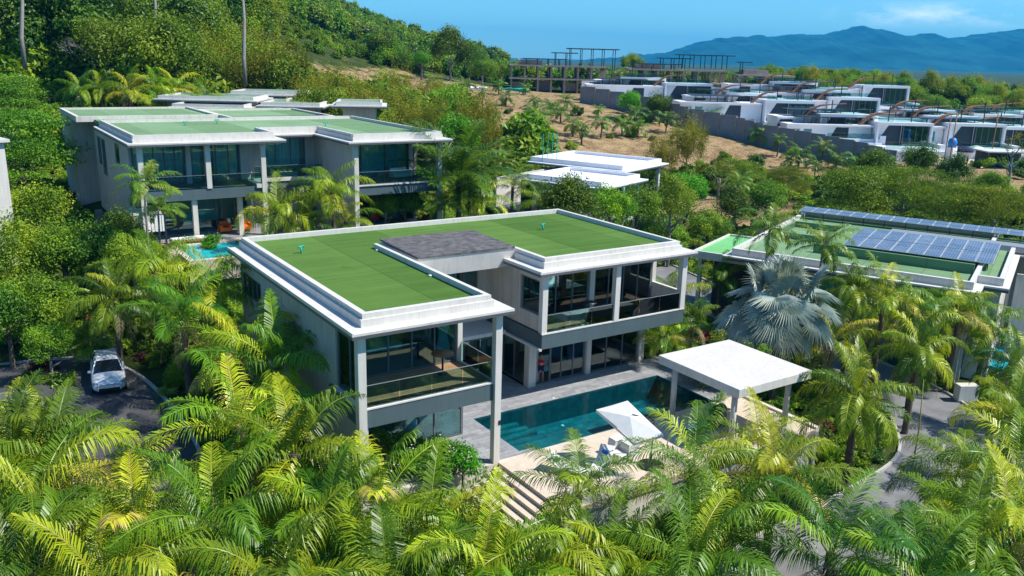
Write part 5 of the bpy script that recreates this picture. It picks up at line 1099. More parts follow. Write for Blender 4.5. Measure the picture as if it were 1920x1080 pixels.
def tarp(px, py, D, w_, d_, mt, lb):
    x, y, z = lit(px, py, D); mb = MB(); n = 6; rn = random.Random(px); vs = [(i*w_/n-w_/2+rn.random()*.2, j*d_/n-d_/2+rn.random()*.2, .35+.45*rn.random()) for j in range(n+1) for i in range(n+1)]
    mb.add(vs, [(j*(n+1)+i, j*(n+1)+i+1, (j+1)*(n+1)+i+1, (j+1)*(n+1)+i) for j in range(n) for i in range(n)]); mb.box(-w_/2+.1, w_/2-.1, -d_/2+.1, d_/2-.1, -.4, .34)
    tag(mb.build('tarpaulin', M[mt], loc=(x, y, z), rz=RZ), lb, 'tarpaulin')
tarp(1880, 335, 136, 5, 3, 'blue', 'crumpled blue tarpaulin over a pile by the sandy yard'); tarp(1652, 298, 150, 2.0, 1.6, 'blue', 'small blue tarpaulin at the foot of the nearest white villa')
tarp(897, 160, 205, 4.0, 3.0, 'fabric_white', 'white covered pile at the edge of the big trees'); tarp(966, 147, 215, 7, 4, 'teal_pipe', 'green sheeted pile left of the concrete frames')
def small_person(px, py, D, lb, mt):
    x, y, z = lit(px, py, D); mb = MB()
    mb.tube([(-.09, 0, 0), (-.10, .02, .45), (-.08, 0, .85), (0, 0, 1.0), (0, 0, 1.35), (0, 0, 1.5), (0, 0, 1.58), (0, -.02, 1.68), (0, -.02, 1.75)], [.05, .07, .09, .15, .17, .07, .08, .10, .04], 8)
    mb.tube([(.12, -.05, 0), (.11, -.03, .45), (.08, 0, .85), (.02, 0, .98)], [.05, .07, .09, .1], 8)
    for s_ in (-1, 1): mb.tube([(s_*.14, 0, 1.38), (s_*.24, -.05, 1.1), (s_*.2, -.22, .95)], [.06, .045, .035], 6)
    tag(mb.build('person', M[mt], loc=(x, y, z+.15), rz=.4), lb, 'person')
small_person(1834, 318, 146, 'worker in dark clothes bending on the white sandy yard', 'navy'); small_person(1812, 312, 148, 'worker in black at the left side of the sandy yard', 'hair')
for k, (px, py, D) in enumerate(((1782, 290, 140), (1860, 280, 140), (1776, 262, 150))):
    x, y, z = lit(px, py, D); MBp = MB().tube([(0, 0, -.5), (.1, 0, 9)], .09, 6); tag(MBp.build('site_pole', M['timber'], loc=(x, y, z)), ('leaning timber pole at the left of the sandy yard', 'leaning timber pole beside the site shed', 'timber pole by the blue water tank')[k], 'pole')

# ------------------------------------------------------------------ parked car on the left road
def car():
    r = thing('parked_car', 'white hatchback car facing the camera on the shaded left road', 'car', (-6.95, 19.6, zt1(-7.0, 19.6)+.07), math.radians(-7))
    # half sections along the length (y = -2.15 front .. 2.15 rear): (y, half width, sill z, belt z)
    secs = [(-2.12, .62, .30, .62), (-2.0, .78, .22, .72), (-1.6, .85, .20, .84), (-.95, .87, .20, .95), (.2, .87, .20, .97), (1.3, .87, .20, 1.0), (1.85, .84, .24, 1.02), (2.08, .74, .32, .98)]
    mb = MB(); vs = []
    for y, w_, z0, z1 in secs: vs += [(-w_*.9, y, z0), (-w_, y, z0+.18), (-w_, y, z1-.18), (-w_*.93, y, z1), (-w_*.45, y, z1+.04), (w_*.45, y, z1+.04), (w_*.93, y, z1), (w_, y, z1-.18), (w_, y, z0+.18), (w_*.9, y, z0)]
    n = 10; mb.add(vs, [(i*n+k, i*n+(k+1) % n, (i+1)*n+(k+1) % n, (i+1)*n+k) for i in range(len(secs)-1) for k in range(n)]+[tuple(range(n)), tuple(range((len(secs)-1)*n, len(secs)*n))][:2], 0, True)
    body = mb.build('body', M['carpaint'], r); sm = body.modifiers.new('sub', 'SUBSURF'); sm.levels = sm.render_levels = 2
    cab = MB(); cab.hull8([(-.78, -.98, .93), (.78, -.98, .93), (.76, 1.95, 1.0), (-.76, 1.95, 1.0)], [(-.56, -.22, 1.44), (.56, -.22, 1.44), (.54, 1.45, 1.46), (-.54, 1.45, 1.46)]); cb = cab.build('cabin_glass', M['carglass'], r, bevel=.05)
    rf = MB(); rf.hull8([(-.58, -.26, 1.435), (.58, -.26, 1.435), (.57, 1.5, 1.455), (-.57, 1.5, 1.455)], [(-.50, -.12, 1.50), (.50, -.12, 1.50), (.49, 1.42, 1.52), (-.49, 1.42, 1.52)]); rf.build('roof', M['carpaint'], r, bevel=.03)
    pl = MB()
    for s in (-1, 1):
        pl.beam((s*.77, -.96, .95), (s*.57, -.22, 1.45), .055, .05).beam((s*.755, .55, .98), (s*.565, .5, 1.46), .07, .05).beam((s*.75, 1.93, 1.0), (s*.55, 1.46, 1.47), .10, .06)
    pl.build('pillar', M['carpaint'], r)
    for s in (-1, 1):
        MB().hull8([(s*.50, -2.10, .58), (s*.76, -1.98, .60), (s*.84, -1.70, .66), (s*.55, -2.06, .62)], [(s*.50, -2.07, .70), (s*.76, -1.95, .74), (s*.85, -1.62, .80), (s*.55, -2.0, .74)]).build('headlight', M['lampglass'], r)
        B(*(sorted((s*.84, s*1.0))), -.82, -.70, .96, 1.08).build('wing_mirror', M['carpaint'], r, bevel=.02)
        MB().hull8([(s*.60, 2.02, .78), (s*.80, 1.95, .78), (s*.80, 1.90, .80), (s*.6, 1.98, .80)], [(s*.58, 2.03, .98), (s*.78, 1.93, .98), (s*.78, 1.88, .98), (s*.58, 1.97, .98)]).build('tail_light', M['red'], r)
        for y in (-1.35, 1.32):
            w_ = MB(); w_.tube([(s*.70, y, .31), (s*.885, y, .31)], .315, 20); wh = w_.build('wheel', M['hair'], r); MB().tube([(s*.88, y, .31), (s*.893, y, .31)], .2, 16).build('rim', M['metal'], wh)
    B(-.52, .52, -2.16, -2.1, .28, .46).build('grille', M['hair'], r, bevel=.02); B(-.24, .24, -2.18, -2.15, .47, .58).build('number_plate', M['fabric_white'], r)
    for y0, y1 in ((-.55, .5), (.6, 1.5)):
        for s in (-1, 1): B(*(sorted((s*.872, s*.878))), y0+.7, y0+.88, .80, .83).build('door_handle', M['metal'], r)
M['carpaint'] = mat_plain('white_car_paint', (.78, .79, .80), .22, .02, 1, spec=.6)
M['carglass'] = mat_plain('car_window_glass', (.012, .018, .03), .06, .1, 1, spec=.9)
M['lampglass'] = mat_plain('headlamp_glass', (.35, .37, .40), .12, .1, 4, spec=.9)
car()
# utility cabinet at the right road
cx_, cy_, cz_, _ = hit(1806, 768, 0)
r = thing('utility_cabinet', 'pale grey utility cabinet by the hedge at the right road', 'cabinet', (cx_, cy_, cz_), -.5); B(-.62, .62, -.3, .3, -.3, .7).build('base', M['wall_light'], r); B(-.66, .66, -.33, .33, .7, 1.75).build('door', M['white'], r, bevel=.02)
# ------------------------------------------------------------------ planting
def pl(px, py, h, s, label, group=None, kind='feather', d0=18., **k):
    x, y, z, d = P_(px, py, h, d0); return palm(x, y, h, s, label, group, kind, z=z, **k)
# feather palms round the villa: pixel of the crown heart, trunk height, size
FP = [
 (70, 945, 4.5, 1.05, 'large yellow green feather palm in the bottom left corner'),
 (25, 845, 4.2, 1.0, 'feather palm cut by the left edge below the car road'),
 (95, 870, 4.0, .9, 'feather palm over the shaded road just below the white car'),
 (75, 800, 2.6, .7, 'smaller feather palm on the island left of the shaded road'),
 (235, 930, 3.6, .75, 'small feather palm over the lower part of the shaded road'),
 (255, 1010, 4.0, .9, 'feather palm low beside the dark gap at the bottom left'),
 (395, 985, 4.5, .95, 'feather palm standing right of the dark road gap, bottom left'),
 (205, 1120, 4.0, 1., 'feather palm mostly below the frame at the bottom left'),
 (30, 1090, 4.0, 1., 'feather palm cut by the bottom left corner of the frame'),
 (520, 1110, 4.2, 1., 'feather palm cut by the bottom edge left of the steps'),
 (545, 850, 5.2, 1.08, 'tall feather palm against the lower left wall of the nearest villa'),
 (610, 985, 4.2, .95, 'feather palm in front of the left corner pillar, lower row'),
 (455, 800, 4.6, .95, 'feather palm at the right kerb of the shaded road'),
 (520, 690, 5.0, 1., 'feather palm touching the middle of the long left villa wall'),
 (455, 655, 4.6, .9, 'feather palm at the kerb right of the white car'),
 (345, 590, 5.0, .9, 'feather palm behind the white car, right side'),
 (400, 545, 5.2, .95, 'feather palm near the rear left corner of the nearest villa'),
 (290, 510, 5.0, .95, 'yellow green feather palm below the stone garden wall'),
 (215, 560, 4.6, .85, 'feather palm in the thicket left of the back row'),
 (700, 960, 3.9, .9, 'feather palm below the frangipani bushes'),
 (800, 1000, 3.8, .9, 'feather palm left of the foot of the stone steps'),
 (905, 1080, 4.0, .95, 'feather palm at the bottom edge below the stone steps'),
 (720, 1110, 4.0, 1., 'feather palm at the bottom edge under the frangipani'),
 (1085, 925, 4.3, .78, 'feather palm in front of the two sun loungers'),
 (1010, 1045, 4.0, .85, 'upright young feather palm right of the steps at the bottom'),
 (1150, 1060, 3.8, .9, 'feather palm at the bottom centre right of the lounger palm'),
 (1295, 875, 4.6, .82, 'feather palm with dark trunk right of the white parasol'),
 (1290, 1055, 4.0, .95, 'feather palm below the palm beside the parasol, bottom edge'),
 (1425, 850, 3.8, .8, 'feather palm in front of the right corner of the white pavilion'),
 (1455, 905, 4.4, .88, 'feather palm below the pavilion, second row'),
 (1555, 1040, 4.2, 1.1, 'wide open feather palm centred over the bottom right road'),
 (1345, 985, 4.0, .85, 'feather palm left of the pale road corner at the bottom'),
 (1610, 745, 5.2, .95, 'tall feather palm with dead skirt between pavilion and right road'),
 (1900, 890, 4.4, .95, 'feather palm at the right edge over the pale road'),
 (1800, 890, 4.0, .85, 'feather palm over the middle of the pale right road'),
 (1810, 1010, 4.2, .95, 'feather palm in the lower right beside the pale road'),
 (1900, 1010, 4.4, 1., 'feather palm in the bottom right corner'),
 (1720, 1100, 4.2, 1., 'feather palm cut by the bottom edge at the lower right'),
 (1895, 780, 4.6, .9, 'feather palm right of the utility cabinet'),
 (1720, 655, 5.4, .92, 'feather palm with arching dead fronds below the solar villa'),
 (1650, 600, 5.0, .85, 'yellow feather palm right of the blue grey fan palm'),
 (1660, 560, 7.2, .75, 'feather palm touching the lower eave of the solar villa'),
 (1730, 585, 6.6, .75, 'feather palm covering the front wall of the solar villa'),
 (1800, 585, 6.2, .75, 'feather palm at the corner pillar of the solar villa'),
 (1765, 610, 4.8, .85, 'feather palm under the eave corner of the solar villa'),
 (1850, 620, 4.8, .85, 'feather palm beside the teal pool patch'),
 (1905, 690, 4.6, .85, 'feather palm at the right edge above the hedge'),
 (1600, 545, 7.2, .8, 'feather palm left of the lower deck of the solar villa'),
 (1560, 640, 4.4, .8, 'feather palm tucked under the right side of the fan palm'),
 (1255, 560, 4.2, .72, 'feather palm at the right end of the nearest villa, upper'),
 (1250, 630, 3.0, .55, 'small feather palm behind the pool at the right end of the villa'),
 (1300, 600, 3.2, .65, 'feather palm behind the white pavilion roof'),
 (515, 400, 4.5, .95, 'left feather palm of the pair between the two green roofs'),
 (625, 360, 6.2, .85, 'wind blown tall feather palm before the villa behind'),
 (575, 415, 4.0, .8, 'lower feather palm between the two green roofs'),
 (650, 415, 3.6, .7, 'feather palm beside the white garden wall of the villa behind'),
 (1350, 520, 4.2, .7, 'feather palm in front of the light green carport roof'),
]
for px, py, h, s, lb in FP: pl(px, py, h, s, lb, 'feather palms round the nearest villa')
GP = [(265, 345, 8.5, .72, 'slim green palm with grey trunk before the villa behind, left of two', 'green'), (292, 390, 6.0, .62, 'slim green palm with grey trunk before the villa behind, right of two', 'green'),
 (1440, 432, 9.3, .85, 'dark coconut palm leaning over the light green carport roof', 'green'), (1540, 458, 9.0, .8, 'second coconut palm in front of the green roof decks', 'green'),
 (545, 640, 5.2, .62, 'dark glossy palm against the long left wall', 'green'), (510, 600, 4.6, .5, 'small dark glossy palm left of the long villa wall', 'green'),
 (1385, 340, 5.5, .8, 'slim palm with pale trunk in the scrub right of the bright tree', 'green'), (1245, 400, 5.0, .9, 'dark green palm just right of the white roofed villa', 'green'),
 (905, 375, 4.6, .8, 'feather palm behind the far parapet, nearest the villa pillar', 'feather'), (960, 350, 5.0, .8, 'feather palm in the jungle behind the nearest villa, centre', 'feather'), (1010, 375, 4.6, .75, 'feather palm in the jungle just left of the far roof corner', 'feather'),
 (940, 305, 5.5, .85, 'light green feather palm behind the big dark palm', 'feather'), (1000, 320, 5.2, .85, 'green palm left of the white roofed villa', 'green'), (1060, 345, 4.6, .8, 'green palm directly below the white roofed villa', 'green'), (880, 345, 5.4, .75, 'brownish feather palm under the big dark palm', 'feather'),
 (1130, 370, 4.2, .8, 'green palm beside the two silver fan palms', 'green'), (830, 380, 4.4, .7, 'green palm beside the right pillar of the villa behind', 'green')]
for px, py, h, s, lb, k in GP: pl(px, py, h, s, lb, None, k, d0=30)
pl(862, 335, 6.0, 1.15, 'huge dark palm with long upright fronds right of the villa behind', None, 'big', d0=45)
pl(1465, 582, 5.7, 1.15, 'big blue grey fan palm behind the white pavilion', None, 'fan', d0=46)
pl(1112, 400, 4.5, .8, 'left small silver fan palm behind the far roof corner', None, 'fan_s', d0=45); pl(1185, 400, 4.5, .8, 'right small silver fan palm behind the far roof corner', None, 'fan_s', d0=45)
for px, py, h, s, lb in ((170, 640, 1.6, 1., 'green fan palm at the edge of the left thicket'), (125, 560, 2.0, 1., 'green fan palm in the middle of the left thicket'), (215, 610, 1.6, .9, 'green fan palm right above the white car'), (1530, 690, 1.4, .9, 'low green palm at the far corner of the pavilion roof')): pl(px, py, h, s, lb, None, 'gfan')
LP = [(145, 168), (188, 166), (236, 172), (290, 165), (335, 168), (385, 185), (300, 200)]
for k, (px, py) in enumerate(LP): pl(px, py, 6.5, .95, ('leftmost wind blown coconut palm above the far green roof', 'second wind blown coconut palm above the far green roof', 'third wind blown coconut palm above the far green roof', 'fourth wind blown coconut palm, left of the low grey villa', 'tall coconut palm before the low grey roofed villa', 'coconut palm overlapping the low grey villa roof', 'short yellow coconut palm just above the far green roof')[k], 'coconut palms behind the second villa', 'feather', d0=84, lean=.06)
pl(722, 158, 4.0, 1.5, 'pale coconut palm at the left edge of the brown field', None, 'green', d0=120); pl(812, 155, 3.0, 1.1, 'round young coconut palm at the top of the brown field', None, 'green', d0=140)
# young palms on the brown field
YP = [(905, 172), (948, 182), (1003, 187), (998, 205), (1012, 222), (1060, 188), (1052, 210), (1075, 232), (1122, 205), (1128, 228), (1092, 240), (1180, 188), (1190, 212), (1196, 240), (1236, 196), (1222, 214), (1250, 222), (1290, 203), (1300, 226), (1338, 214), (1345, 232), (1372, 222), (1400, 236), (1425, 250), (1155, 180), (1168, 232), (880, 200), (925, 212), (960, 235), (1030, 200),
      (1515, 262), (1545, 275), (1590, 268), (1570, 298), (1622, 285), (1605, 305), (1640, 300), (1500, 290), (1530, 310), (1670, 310), (1460, 262), (1480, 300), (1270, 250), (840, 172), (872, 160), (935, 160), (985, 165)]
yr = random.Random(8)
YP.sort()
_yc = {}
def ylab(px, py):
    row = 'top row' if py < 192 else 'second row' if py < 214 else 'third row' if py < 246 else 'lowest rows'; side = 'left part' if px < 1060 else 'middle part' if px < 1300 else 'right part'
    i = _yc.get((row, side), 0); _yc[(row, side)] = i+1
    return '%s young palm in the %s of the brown field, %s' % (['leftmost', 'second', 'third', 'fourth', 'fifth', 'sixth', 'seventh', 'eighth', 'ninth', 'tenth', 'eleventh', 'twelfth', 'last'][min(i, 12)], row, side)
for px, py in YP: pl(px, py, 1.6+yr.random()*1.6, .62+.5*yr.random(), ylab(px, py), 'young coconut palms on the brown field', 'far', d0=95)

def tr(px, py, h, s, label, kind='mid', group=None, d0=18., sz=None, **k):
    x, y, z, d = P_(px, py, h+2.2*(sz or s), d0); return tree(x, y, h, s, label, kind, group, z=z, sz=sz, **k)
TS = [ # px, py of the crown's middle
 (40, 285, 3, 1.0, 'wide tiered dark green tree left of the villa behind', 'tier', 58), (10, 205, 4, 1.0, 'tiered green tree at the left edge above the white house sliver', 'tier', 60),
 (62, 385, 2.0, .85, 'round olive brown bush tree at the left, below the tiered tree', 'mid', 40), (175, 470, 2.0, .7, 'dark tree in shade at the left wall of the villa behind', 'dark', 40), (235, 445, 2.0, .6, 'dark tree under the windows of the villa behind', 'dark', 38),
 (40, 480, 2.0, .8, 'yellow green tree at the left edge in the thicket', 'yellow', 35), (120, 470, 2.2, .75, 'mid green tree in the left thicket', 'mid', 35), (60, 560, 2.2, .7, 'leafy tree left of the white car, on the road bend', 'mid', 30), (12, 595, 2.0, .6, 'dark leafy tree at the left edge by the road bend', 'dark', 30), (90, 640, 1.8, .42, 'small leafy tree standing on the road island', 'mid', 30),
 (315, 512, 1.4, .5, 'yellow green bushy tree below the turquoise pool', 'yellow', 32), (250, 480, 2.2, .7, 'mid green bushy tree right of the stone wall', 'mid', 32), (415, 470, 1.6, .55, 'small flowering tree at the rear left villa corner', 'frangipani', 34), (400, 430, 1.6, .6, 'frangipani tree beside the turquoise pool', 'frangipani', 38),
 (760, 375, 1.8, .5, 'round bush tree before the right ground floor of the villa behind', 'mid', 46), (722, 385, 1.6, .45, 'round bush tree left of its twin by the red parasol', 'mid', 46),
 (1290, 350, 3.2, 1.25, 'bright green round tree right of the white roofed villa', 'bright', 72), (1185, 185, 2.0, 1.1, 'round green tree in front of the block wall', 'bright', 150), (1235, 195, 1.8, .8, 'smaller round tree in front of the block wall', 'dark', 150),
 (1290, 265, 3.5, 1.15, 'tall wispy olive tree between the field and the white roofed villa', 'olive', 92), (1240, 290, 3, .9, 'wispy olive tree just behind the white roofed villa', 'olive', 92),
 (1385, 315, 2.0, .8, 'spreading thin crowned tree on the scrub slope, left', 'feather', 90), (1480, 335, 2.2, .8, 'spreading thin crowned tree on the scrub slope, middle', 'feather', 88), (1350, 320, 2.5, .9, 'grey green scrub tree on the slope above the bright tree', 'bare', 85), (1440, 370, 2.5, .9, 'green scrub tree behind the light green carport', 'mid', 70), (1380, 385, 2.2, .8, 'dark scrub tree behind the carport roof', 'dark', 66), (1330, 420, 2.0, .8, 'leafy tree left of the light green carport', 'mid', 50), (1250, 445, 2.0, .7, 'leafy tree behind the far right roof corner', 'mid', 45),
 (1600, 375, 3.0, 1.05, 'feathery dark green tree behind the left end of the solar row', 'tier', 76), (1700, 345, 3.5, 1.2, 'big feathery yellow green tree behind the solar panels', 'feather', 78), (1780, 375, 3.0, 1.1, 'feathery yellow green tree behind the right end of the solar row', 'feather', 76), (1870, 385, 3.0, 1.1, 'feathery green tree at the right edge behind the solar row', 'feather', 74), (1640, 320, 2.5, .9, 'dark round tree above the feathery trees', 'dark', 95), (1725, 300, 2.5, .8, 'dark round tree left of the sandy yard', 'dark', 110), (1790, 320, 2.0, .7, 'dark bush tree below the sandy yard', 'dark', 100), (1860, 340, 2.0, .7, 'leafy tree right below the sandy yard', 'mid', 100),
 (1905, 270, 5.5, .8, 'thin tree with black trunk at the right edge before the site shed', 'bare', 90),
 (1690, 570, 2.0, .6, 'yellow green leafy tree under the deck of the solar villa', 'yellow', 50), (1330, 680, .9, .5, 'low leafy tree behind the pavilion', 'mid', 45), (1215, 440, 2.4, .6, 'leafy tree behind the far lawn roof edge', 'mid', 45), (1150, 430, 2.0, .7, 'leafy tree behind the fan palms', 'mid', 46),
 (1145, 382, 6.0, .7, 'leafy tree hiding the lower storey of the white roofed villa, left', 'mid', 50), (1195, 386, 5.4, .7, 'leafy tree hiding the lower storey of the white roofed villa, middle', 'mid', 50), (1262, 372, 6.0, .75, 'yellow green tree at the right pillar of the white roofed villa', 'yellow', 52), (1062, 384, 6.2, .7, 'leafy tree at the left end of the white roofed villa', 'dark', 50),
 (700, 260, 2.5, 1.0, 'olive feathery bush tree right of the villa behind, near', 'olive', 80), (780, 235, 2.5, 1.0, 'olive feathery bush tree above the right eave of the villa behind', 'olive', 84),
 (845, 88, 5, 1.5, 'very large dark green tree at the top of the brown field', 'dark', 160), (790, 108, 3, 1.05, 'bright green tree left of the very large dark tree', 'bright', 165), (905, 128, 2.5, 1.0, 'green tree right of the very large dark tree', 'mid', 165), (880, 108, 4, 1.1, 'dark green tree touching the very large dark tree', 'dark', 170), (935, 134, 2.2, .9, 'rounded green tree at the right end of the tree row', 'mid', 180),
 (1215, 102, 4, 1.4, 'dark round tree rising behind the concrete frames', 'dark', 255), (1185, 115, 4, 1.4, 'green tree behind the gap between the concrete frames', 'mid', 255), (1455, 172, 1.0, 1.0, 'lone bush on the sandy building yard', 'bright', 205),
 (1690, 175, 3, 1.3, 'reddish bare tree right of the topmost white villa', 'bare', 200),
]
for px, py, h, s, lb, k, d0 in TS: tr(px, py, h, s, lb, k, d0=d0)
# tall trees of the left hillside, individually placed; crowns overlap like the slope in the photo
hr = random.Random(21)
KN = {'mid': 'leafy green', 'dark': 'dark green', 'yellow': 'yellow green', 'olive': 'olive plumed', 'bright': 'bright green', 'tier': 'tiered'}
HT = []
for (x0, x1, y0, y1, n, kinds, smin, smax, d0) in ((-40, 180, -10, 60, 9, ('dark', 'mid', 'dark'), 1.6, 2.3, 120), (180, 330, -20, 90, 7, ('yellow', 'mid', 'yellow', 'dark'), 1.4, 2.1, 115), (300, 520, -20, 60, 9, ('mid', 'dark', 'mid', 'yellow'), 1.5, 2.2, 125), (-40, 250, 60, 165, 15, ('mid', 'dark', 'bright', 'dark', 'mid'), 1.3, 1.9, 122), (250, 420, 80, 170, 10, ('mid', 'yellow', 'mid', 'dark'), 1.2, 1.8, 124), (370, 540, 100, 180, 12, ('olive', 'olive', 'olive', 'mid'), 1.2, 1.8, 126), (500, 780, 70, 150, 26, ('dark', 'mid', 'bright', 'mid'), 1.0, 1.4, 215), (560, 900, 170, 245, 18, ('olive', 'olive', 'mid', 'bright'), .8, 1.3, 100)):
    for i in range(n):
        px = x0+(x1-x0)*(i+.5+.5*(hr.random()-.5))/n; py = y0+(y1-y0)*hr.random(); k = kinds[i % len(kinds)]; s = smin+(smax-smin)*hr.random(); HT.append((px, py, k, s, d0))
where = lambda px: 'at the far left' if px < 120 else 'above the left villa roof' if px < 330 else 'above the villa behind' if px < 520 else 'between hill and brown field' if px < 760 else 'behind the right villa roof'
ORD = 'leftmost second third fourth fifth sixth seventh eighth ninth tenth eleventh twelfth'.split()
HT.sort(key=lambda q: q[0]); cnt = {}
ORD += 'thirteenth fourteenth fifteenth sixteenth seventeenth'.split()
def nth(key, what):
    i = cnt.get(key, 0); cnt[key] = i+1; return ORD[min(i, 16)]+' '+what+(' from the left' if i else '')
for px, py, k, s, d0 in HT: tr(px, py, 3.2*s, s, nth((k, where(px)), KN[k]+' tree')+', on the slope '+where(px), k, '%s trees on the wooded slope %s' % (KN[k], where(px)), d0=d0)
# wood behind the building site
for i in range(46):
    px = 1440+i*11+hr.random()*8; py = 118+.05*(px-1440)+hr.random()*38+(12 if i % 3 else 0); k = ('mid', 'mid', 'bright', 'yellow')[i % 4]; s = .95+hr.random()*.35
    x, y, z = lit(px, py+20, 235-.05*(px-1440)+hr.random()*40); tree(x, y, 2.6*s, s, nth(('wood', k, i//16), KN[k]+' tree')+' in the wood behind the white villas, '+('left third', 'middle third', 'right third')[min(i//16, 2)], k, '%s trees in the wood behind the white villas' % KN[k], z=z)
# pale bare trunks standing above the slope
for px, py0, py1, D, lb in ((457, 0, 108, 120, 'tall straight pale bare trunk on the left slope'), (290, -20, 70, 125, 'thin pale trunk leaning in front of the yellow trees'), (352, -10, 45, 130, 'short pale dead trunk on the left slope'), (40, -30, 70, 110, 'dark dead trunk near the top left corner')):
    a = CAM_POS+D*ray(px, py1); b = CAM_POS+D*ray(px-3, py0-30); tag(MB().tube([(0, 0, -4), (0, 0, 0), tuple((b-a)*.5+np.array([.2, 0, 0])), tuple(b-a)], [.3, .28, .22, .12], 7).build('dead_tree', M['bark_grey'], loc=tuple(a)), lb, 'dead tree')
def bare_tree(px, py, D, s, lb):
    a = CAM_POS+D*ray(px, py); rn = random.Random(int(px)); mb = MB(); mb.tube([(0, 0, -6), (0, 0, 0), (.1, 0, 2*s)], [.25, .2, .14], 6)
    def br(p, d, l, r, k):
        q = p+d*l; mb.tube([p, (p+q)/2+Vector((0, 0, .1*l)), q], [r, r*.8, r*.55], 4, cap=False)
        if k:
            for _ in range(3): br(q, (d+Vector((rn.uniform(-.8, .8), rn.uniform(-.8, .8), rn.uniform(-.3, .6)))).normalized(), l*.7, r*.6, k-1)
    for j in range(6): br(Vector((0, 0, s*(.6+.3*j/2))), Vector((math.cos(j*1.1), math.sin(j*1.1), .45)).normalized(), 1.8*s, .1, 3)
    tag(mb.build('bare_tree', M['bark_grey'], loc=tuple(a)), lb, 'bare tree')
bare_tree(175, 135, 116, 1.1, 'leafless grey branched tree on the left slope')

# shrubs, hedges and flowers
def sh_(px, py, s, lb, kind='shrub', group=None, d0=18., sz=None, h=0.): x, y, z, d = hit(px, py, s*.4+h, d0); return shrub(x, y, s, lb, kind, group, z=z, sz=sz)
for k, (px, py) in enumerate(sorted(((712, 852), (745, 860), (780, 862), (815, 868), (850, 872), (880, 880), (760, 878), (830, 890), (700, 872), (868, 895)))):
    x, y, z, d = hit(px, py+8, 0.5); tree(x, y, 1.0+.1*(k % 3), .62, nth('fr', 'glossy frangipani bush')+' below the left ground floor glass', 'frangipani', 'frangipani bushes below the left wing', z=z-.3)
for k, (px, py, s, kd, lb) in enumerate(((70, 695, .9, 'redshrub', 'dark red leaved bush on the road island, left'), (92, 690, .9, 'redshrub', 'dark red leaved bush on the road island, right'), (118, 722, 1.0, 'shrub', 'low clipped green bush at the rounded end of the road island'), (60, 722, 1.0, 'shrub', 'green bush behind the red bushes on the road island'), (312, 478, 1.1, 'redshrub', 'red leaved bush by the turquoise pool'), (340, 488, 1.0, 'redshrub', 'second red leaved bush by the turquoise pool'),
    (455, 470, 1.0, 'shrub', 'green bush at the rear left corner of the nearest villa'), (1230, 640, 1.0, 'shrub', 'green bush at the right end of the pool deck'), (1255, 660, .8, 'shrub', 'light green bush on the dry soil behind the pool'), (1215, 630, 1.1, 'shrub', 'tall green bush beside the last ground floor window'), (1420, 960, 1.2, 'shrub', 'rounded bush left of the pale road corner'), (1500, 690, 1.2, 'shrub', 'green bush at the far right pavilion corner'))): sh_(px, py, s, lb, kd)
hp = [(1560+14*i, 742+2.6*i) for i in range(18)]
HG = thing('hedge', 'long low clipped hedge along the far side of the pale right road', 'hedge', (0, 0, 0))
mb_h = []
for k in range(24):
    x, y, z, d = hit(1690+8.6*k, 718+1.9*k, 0); obm('foliage', BROAD['shrub'][k % 2], HG, (x, y, z-.15), k, .75, .8)
# lamp post or bare palm stalk by the right road
x, y, z, d = hit(1710, 880, 0); tag(MB().tube([(0, 0, -.3), (.05, 0, 2.4), (-.1, .1, 5.2)], [.05, .04, .02], 6).build('bare_stalk', M['stalk'], loc=(x, y, z)), 'thin bare stalk standing before the pale right road', 'stalk')

# ------------------------------------------------------------------ ground cover and distant forest (uncountable)
def scatter(name, P, scl, idx, srcs, lb, cat):
    me = bpy.data.meshes.new(name); me.from_pydata(P.tolist(), [], []); n = len(P)
    for nm, ty, arr in (('scl', 'FLOAT', scl), ('rot', 'FLOAT', np.random.default_rng(1).random(n)*6.28), ('idx', 'INT', idx)):
        at = me.attributes.new(nm, ty, 'POINT'); at.data.foreach_set('value', arr.astype(np.float32 if ty == 'FLOAT' else np.int32))
    o = bpy.data.objects.new(name, me); COL.objects.link(o); g = bpy.data.node_groups.new(name, 'GeometryNodeTree')
    g.interface.new_socket('Geometry', in_out='INPUT', socket_type='NodeSocketGeometry'); g.interface.new_socket('Geometry', in_out='OUTPUT', socket_type='NodeSocketGeometry')
    N = g.nodes.new; gi = N('NodeGroupInput'); go = N('NodeGroupOutput'); j = N('GeometryNodeJoinGeometry')
    def attr(nm, ty): a = N('GeometryNodeInputNamedAttribute'); a.data_type = ty; a.inputs['Name'].default_value = nm; return [s for s in a.outputs if s.enabled][0]
    A_s, A_r, A_i = attr('scl', 'FLOAT'), attr('rot', 'FLOAT'), attr('idx', 'INT')
    cr = N('ShaderNodeCombineXYZ'); g.links.new(A_r, cr.inputs[2])
    for k, s in enumerate(srcs):
        so = bpy.data.objects.new(name+'_source', s)   # unlinked source
        oi = N('GeometryNodeObjectInfo'); oi.inputs[0].default_value = so; oi.transform_space = 'ORIGINAL'; oi.inputs['As Instance'].default_value = True
        cm = N('FunctionNodeCompare'); cm.data_type = 'INT'; cm.operation = 'EQUAL'; g.links.new(A_i, [q for q in cm.inputs if q.enabled][0]); [q for q in cm.inputs if q.enabled][1].default_value = k
        ip = N('GeometryNodeInstanceOnPoints'); g.links.new(gi.outputs[0], ip.inputs['Points']); g.links.new(cm.outputs[0], ip.inputs['Selection']); g.links.new(oi.outputs['Geometry'], ip.inputs['Instance'])
        g.links.new(cr.outputs[0], ip.inputs['Rotation']); g.links.new(A_s, ip.inputs['Scale']); g.links.new(ip.outputs[0], j.inputs[0])
    g.links.new(j.outputs[0], go.inputs[0]); md = o.modifiers.new('scatter', 'NODES'); md.node_group = g
    tag(o, lb, cat, kind='stuff'); return o
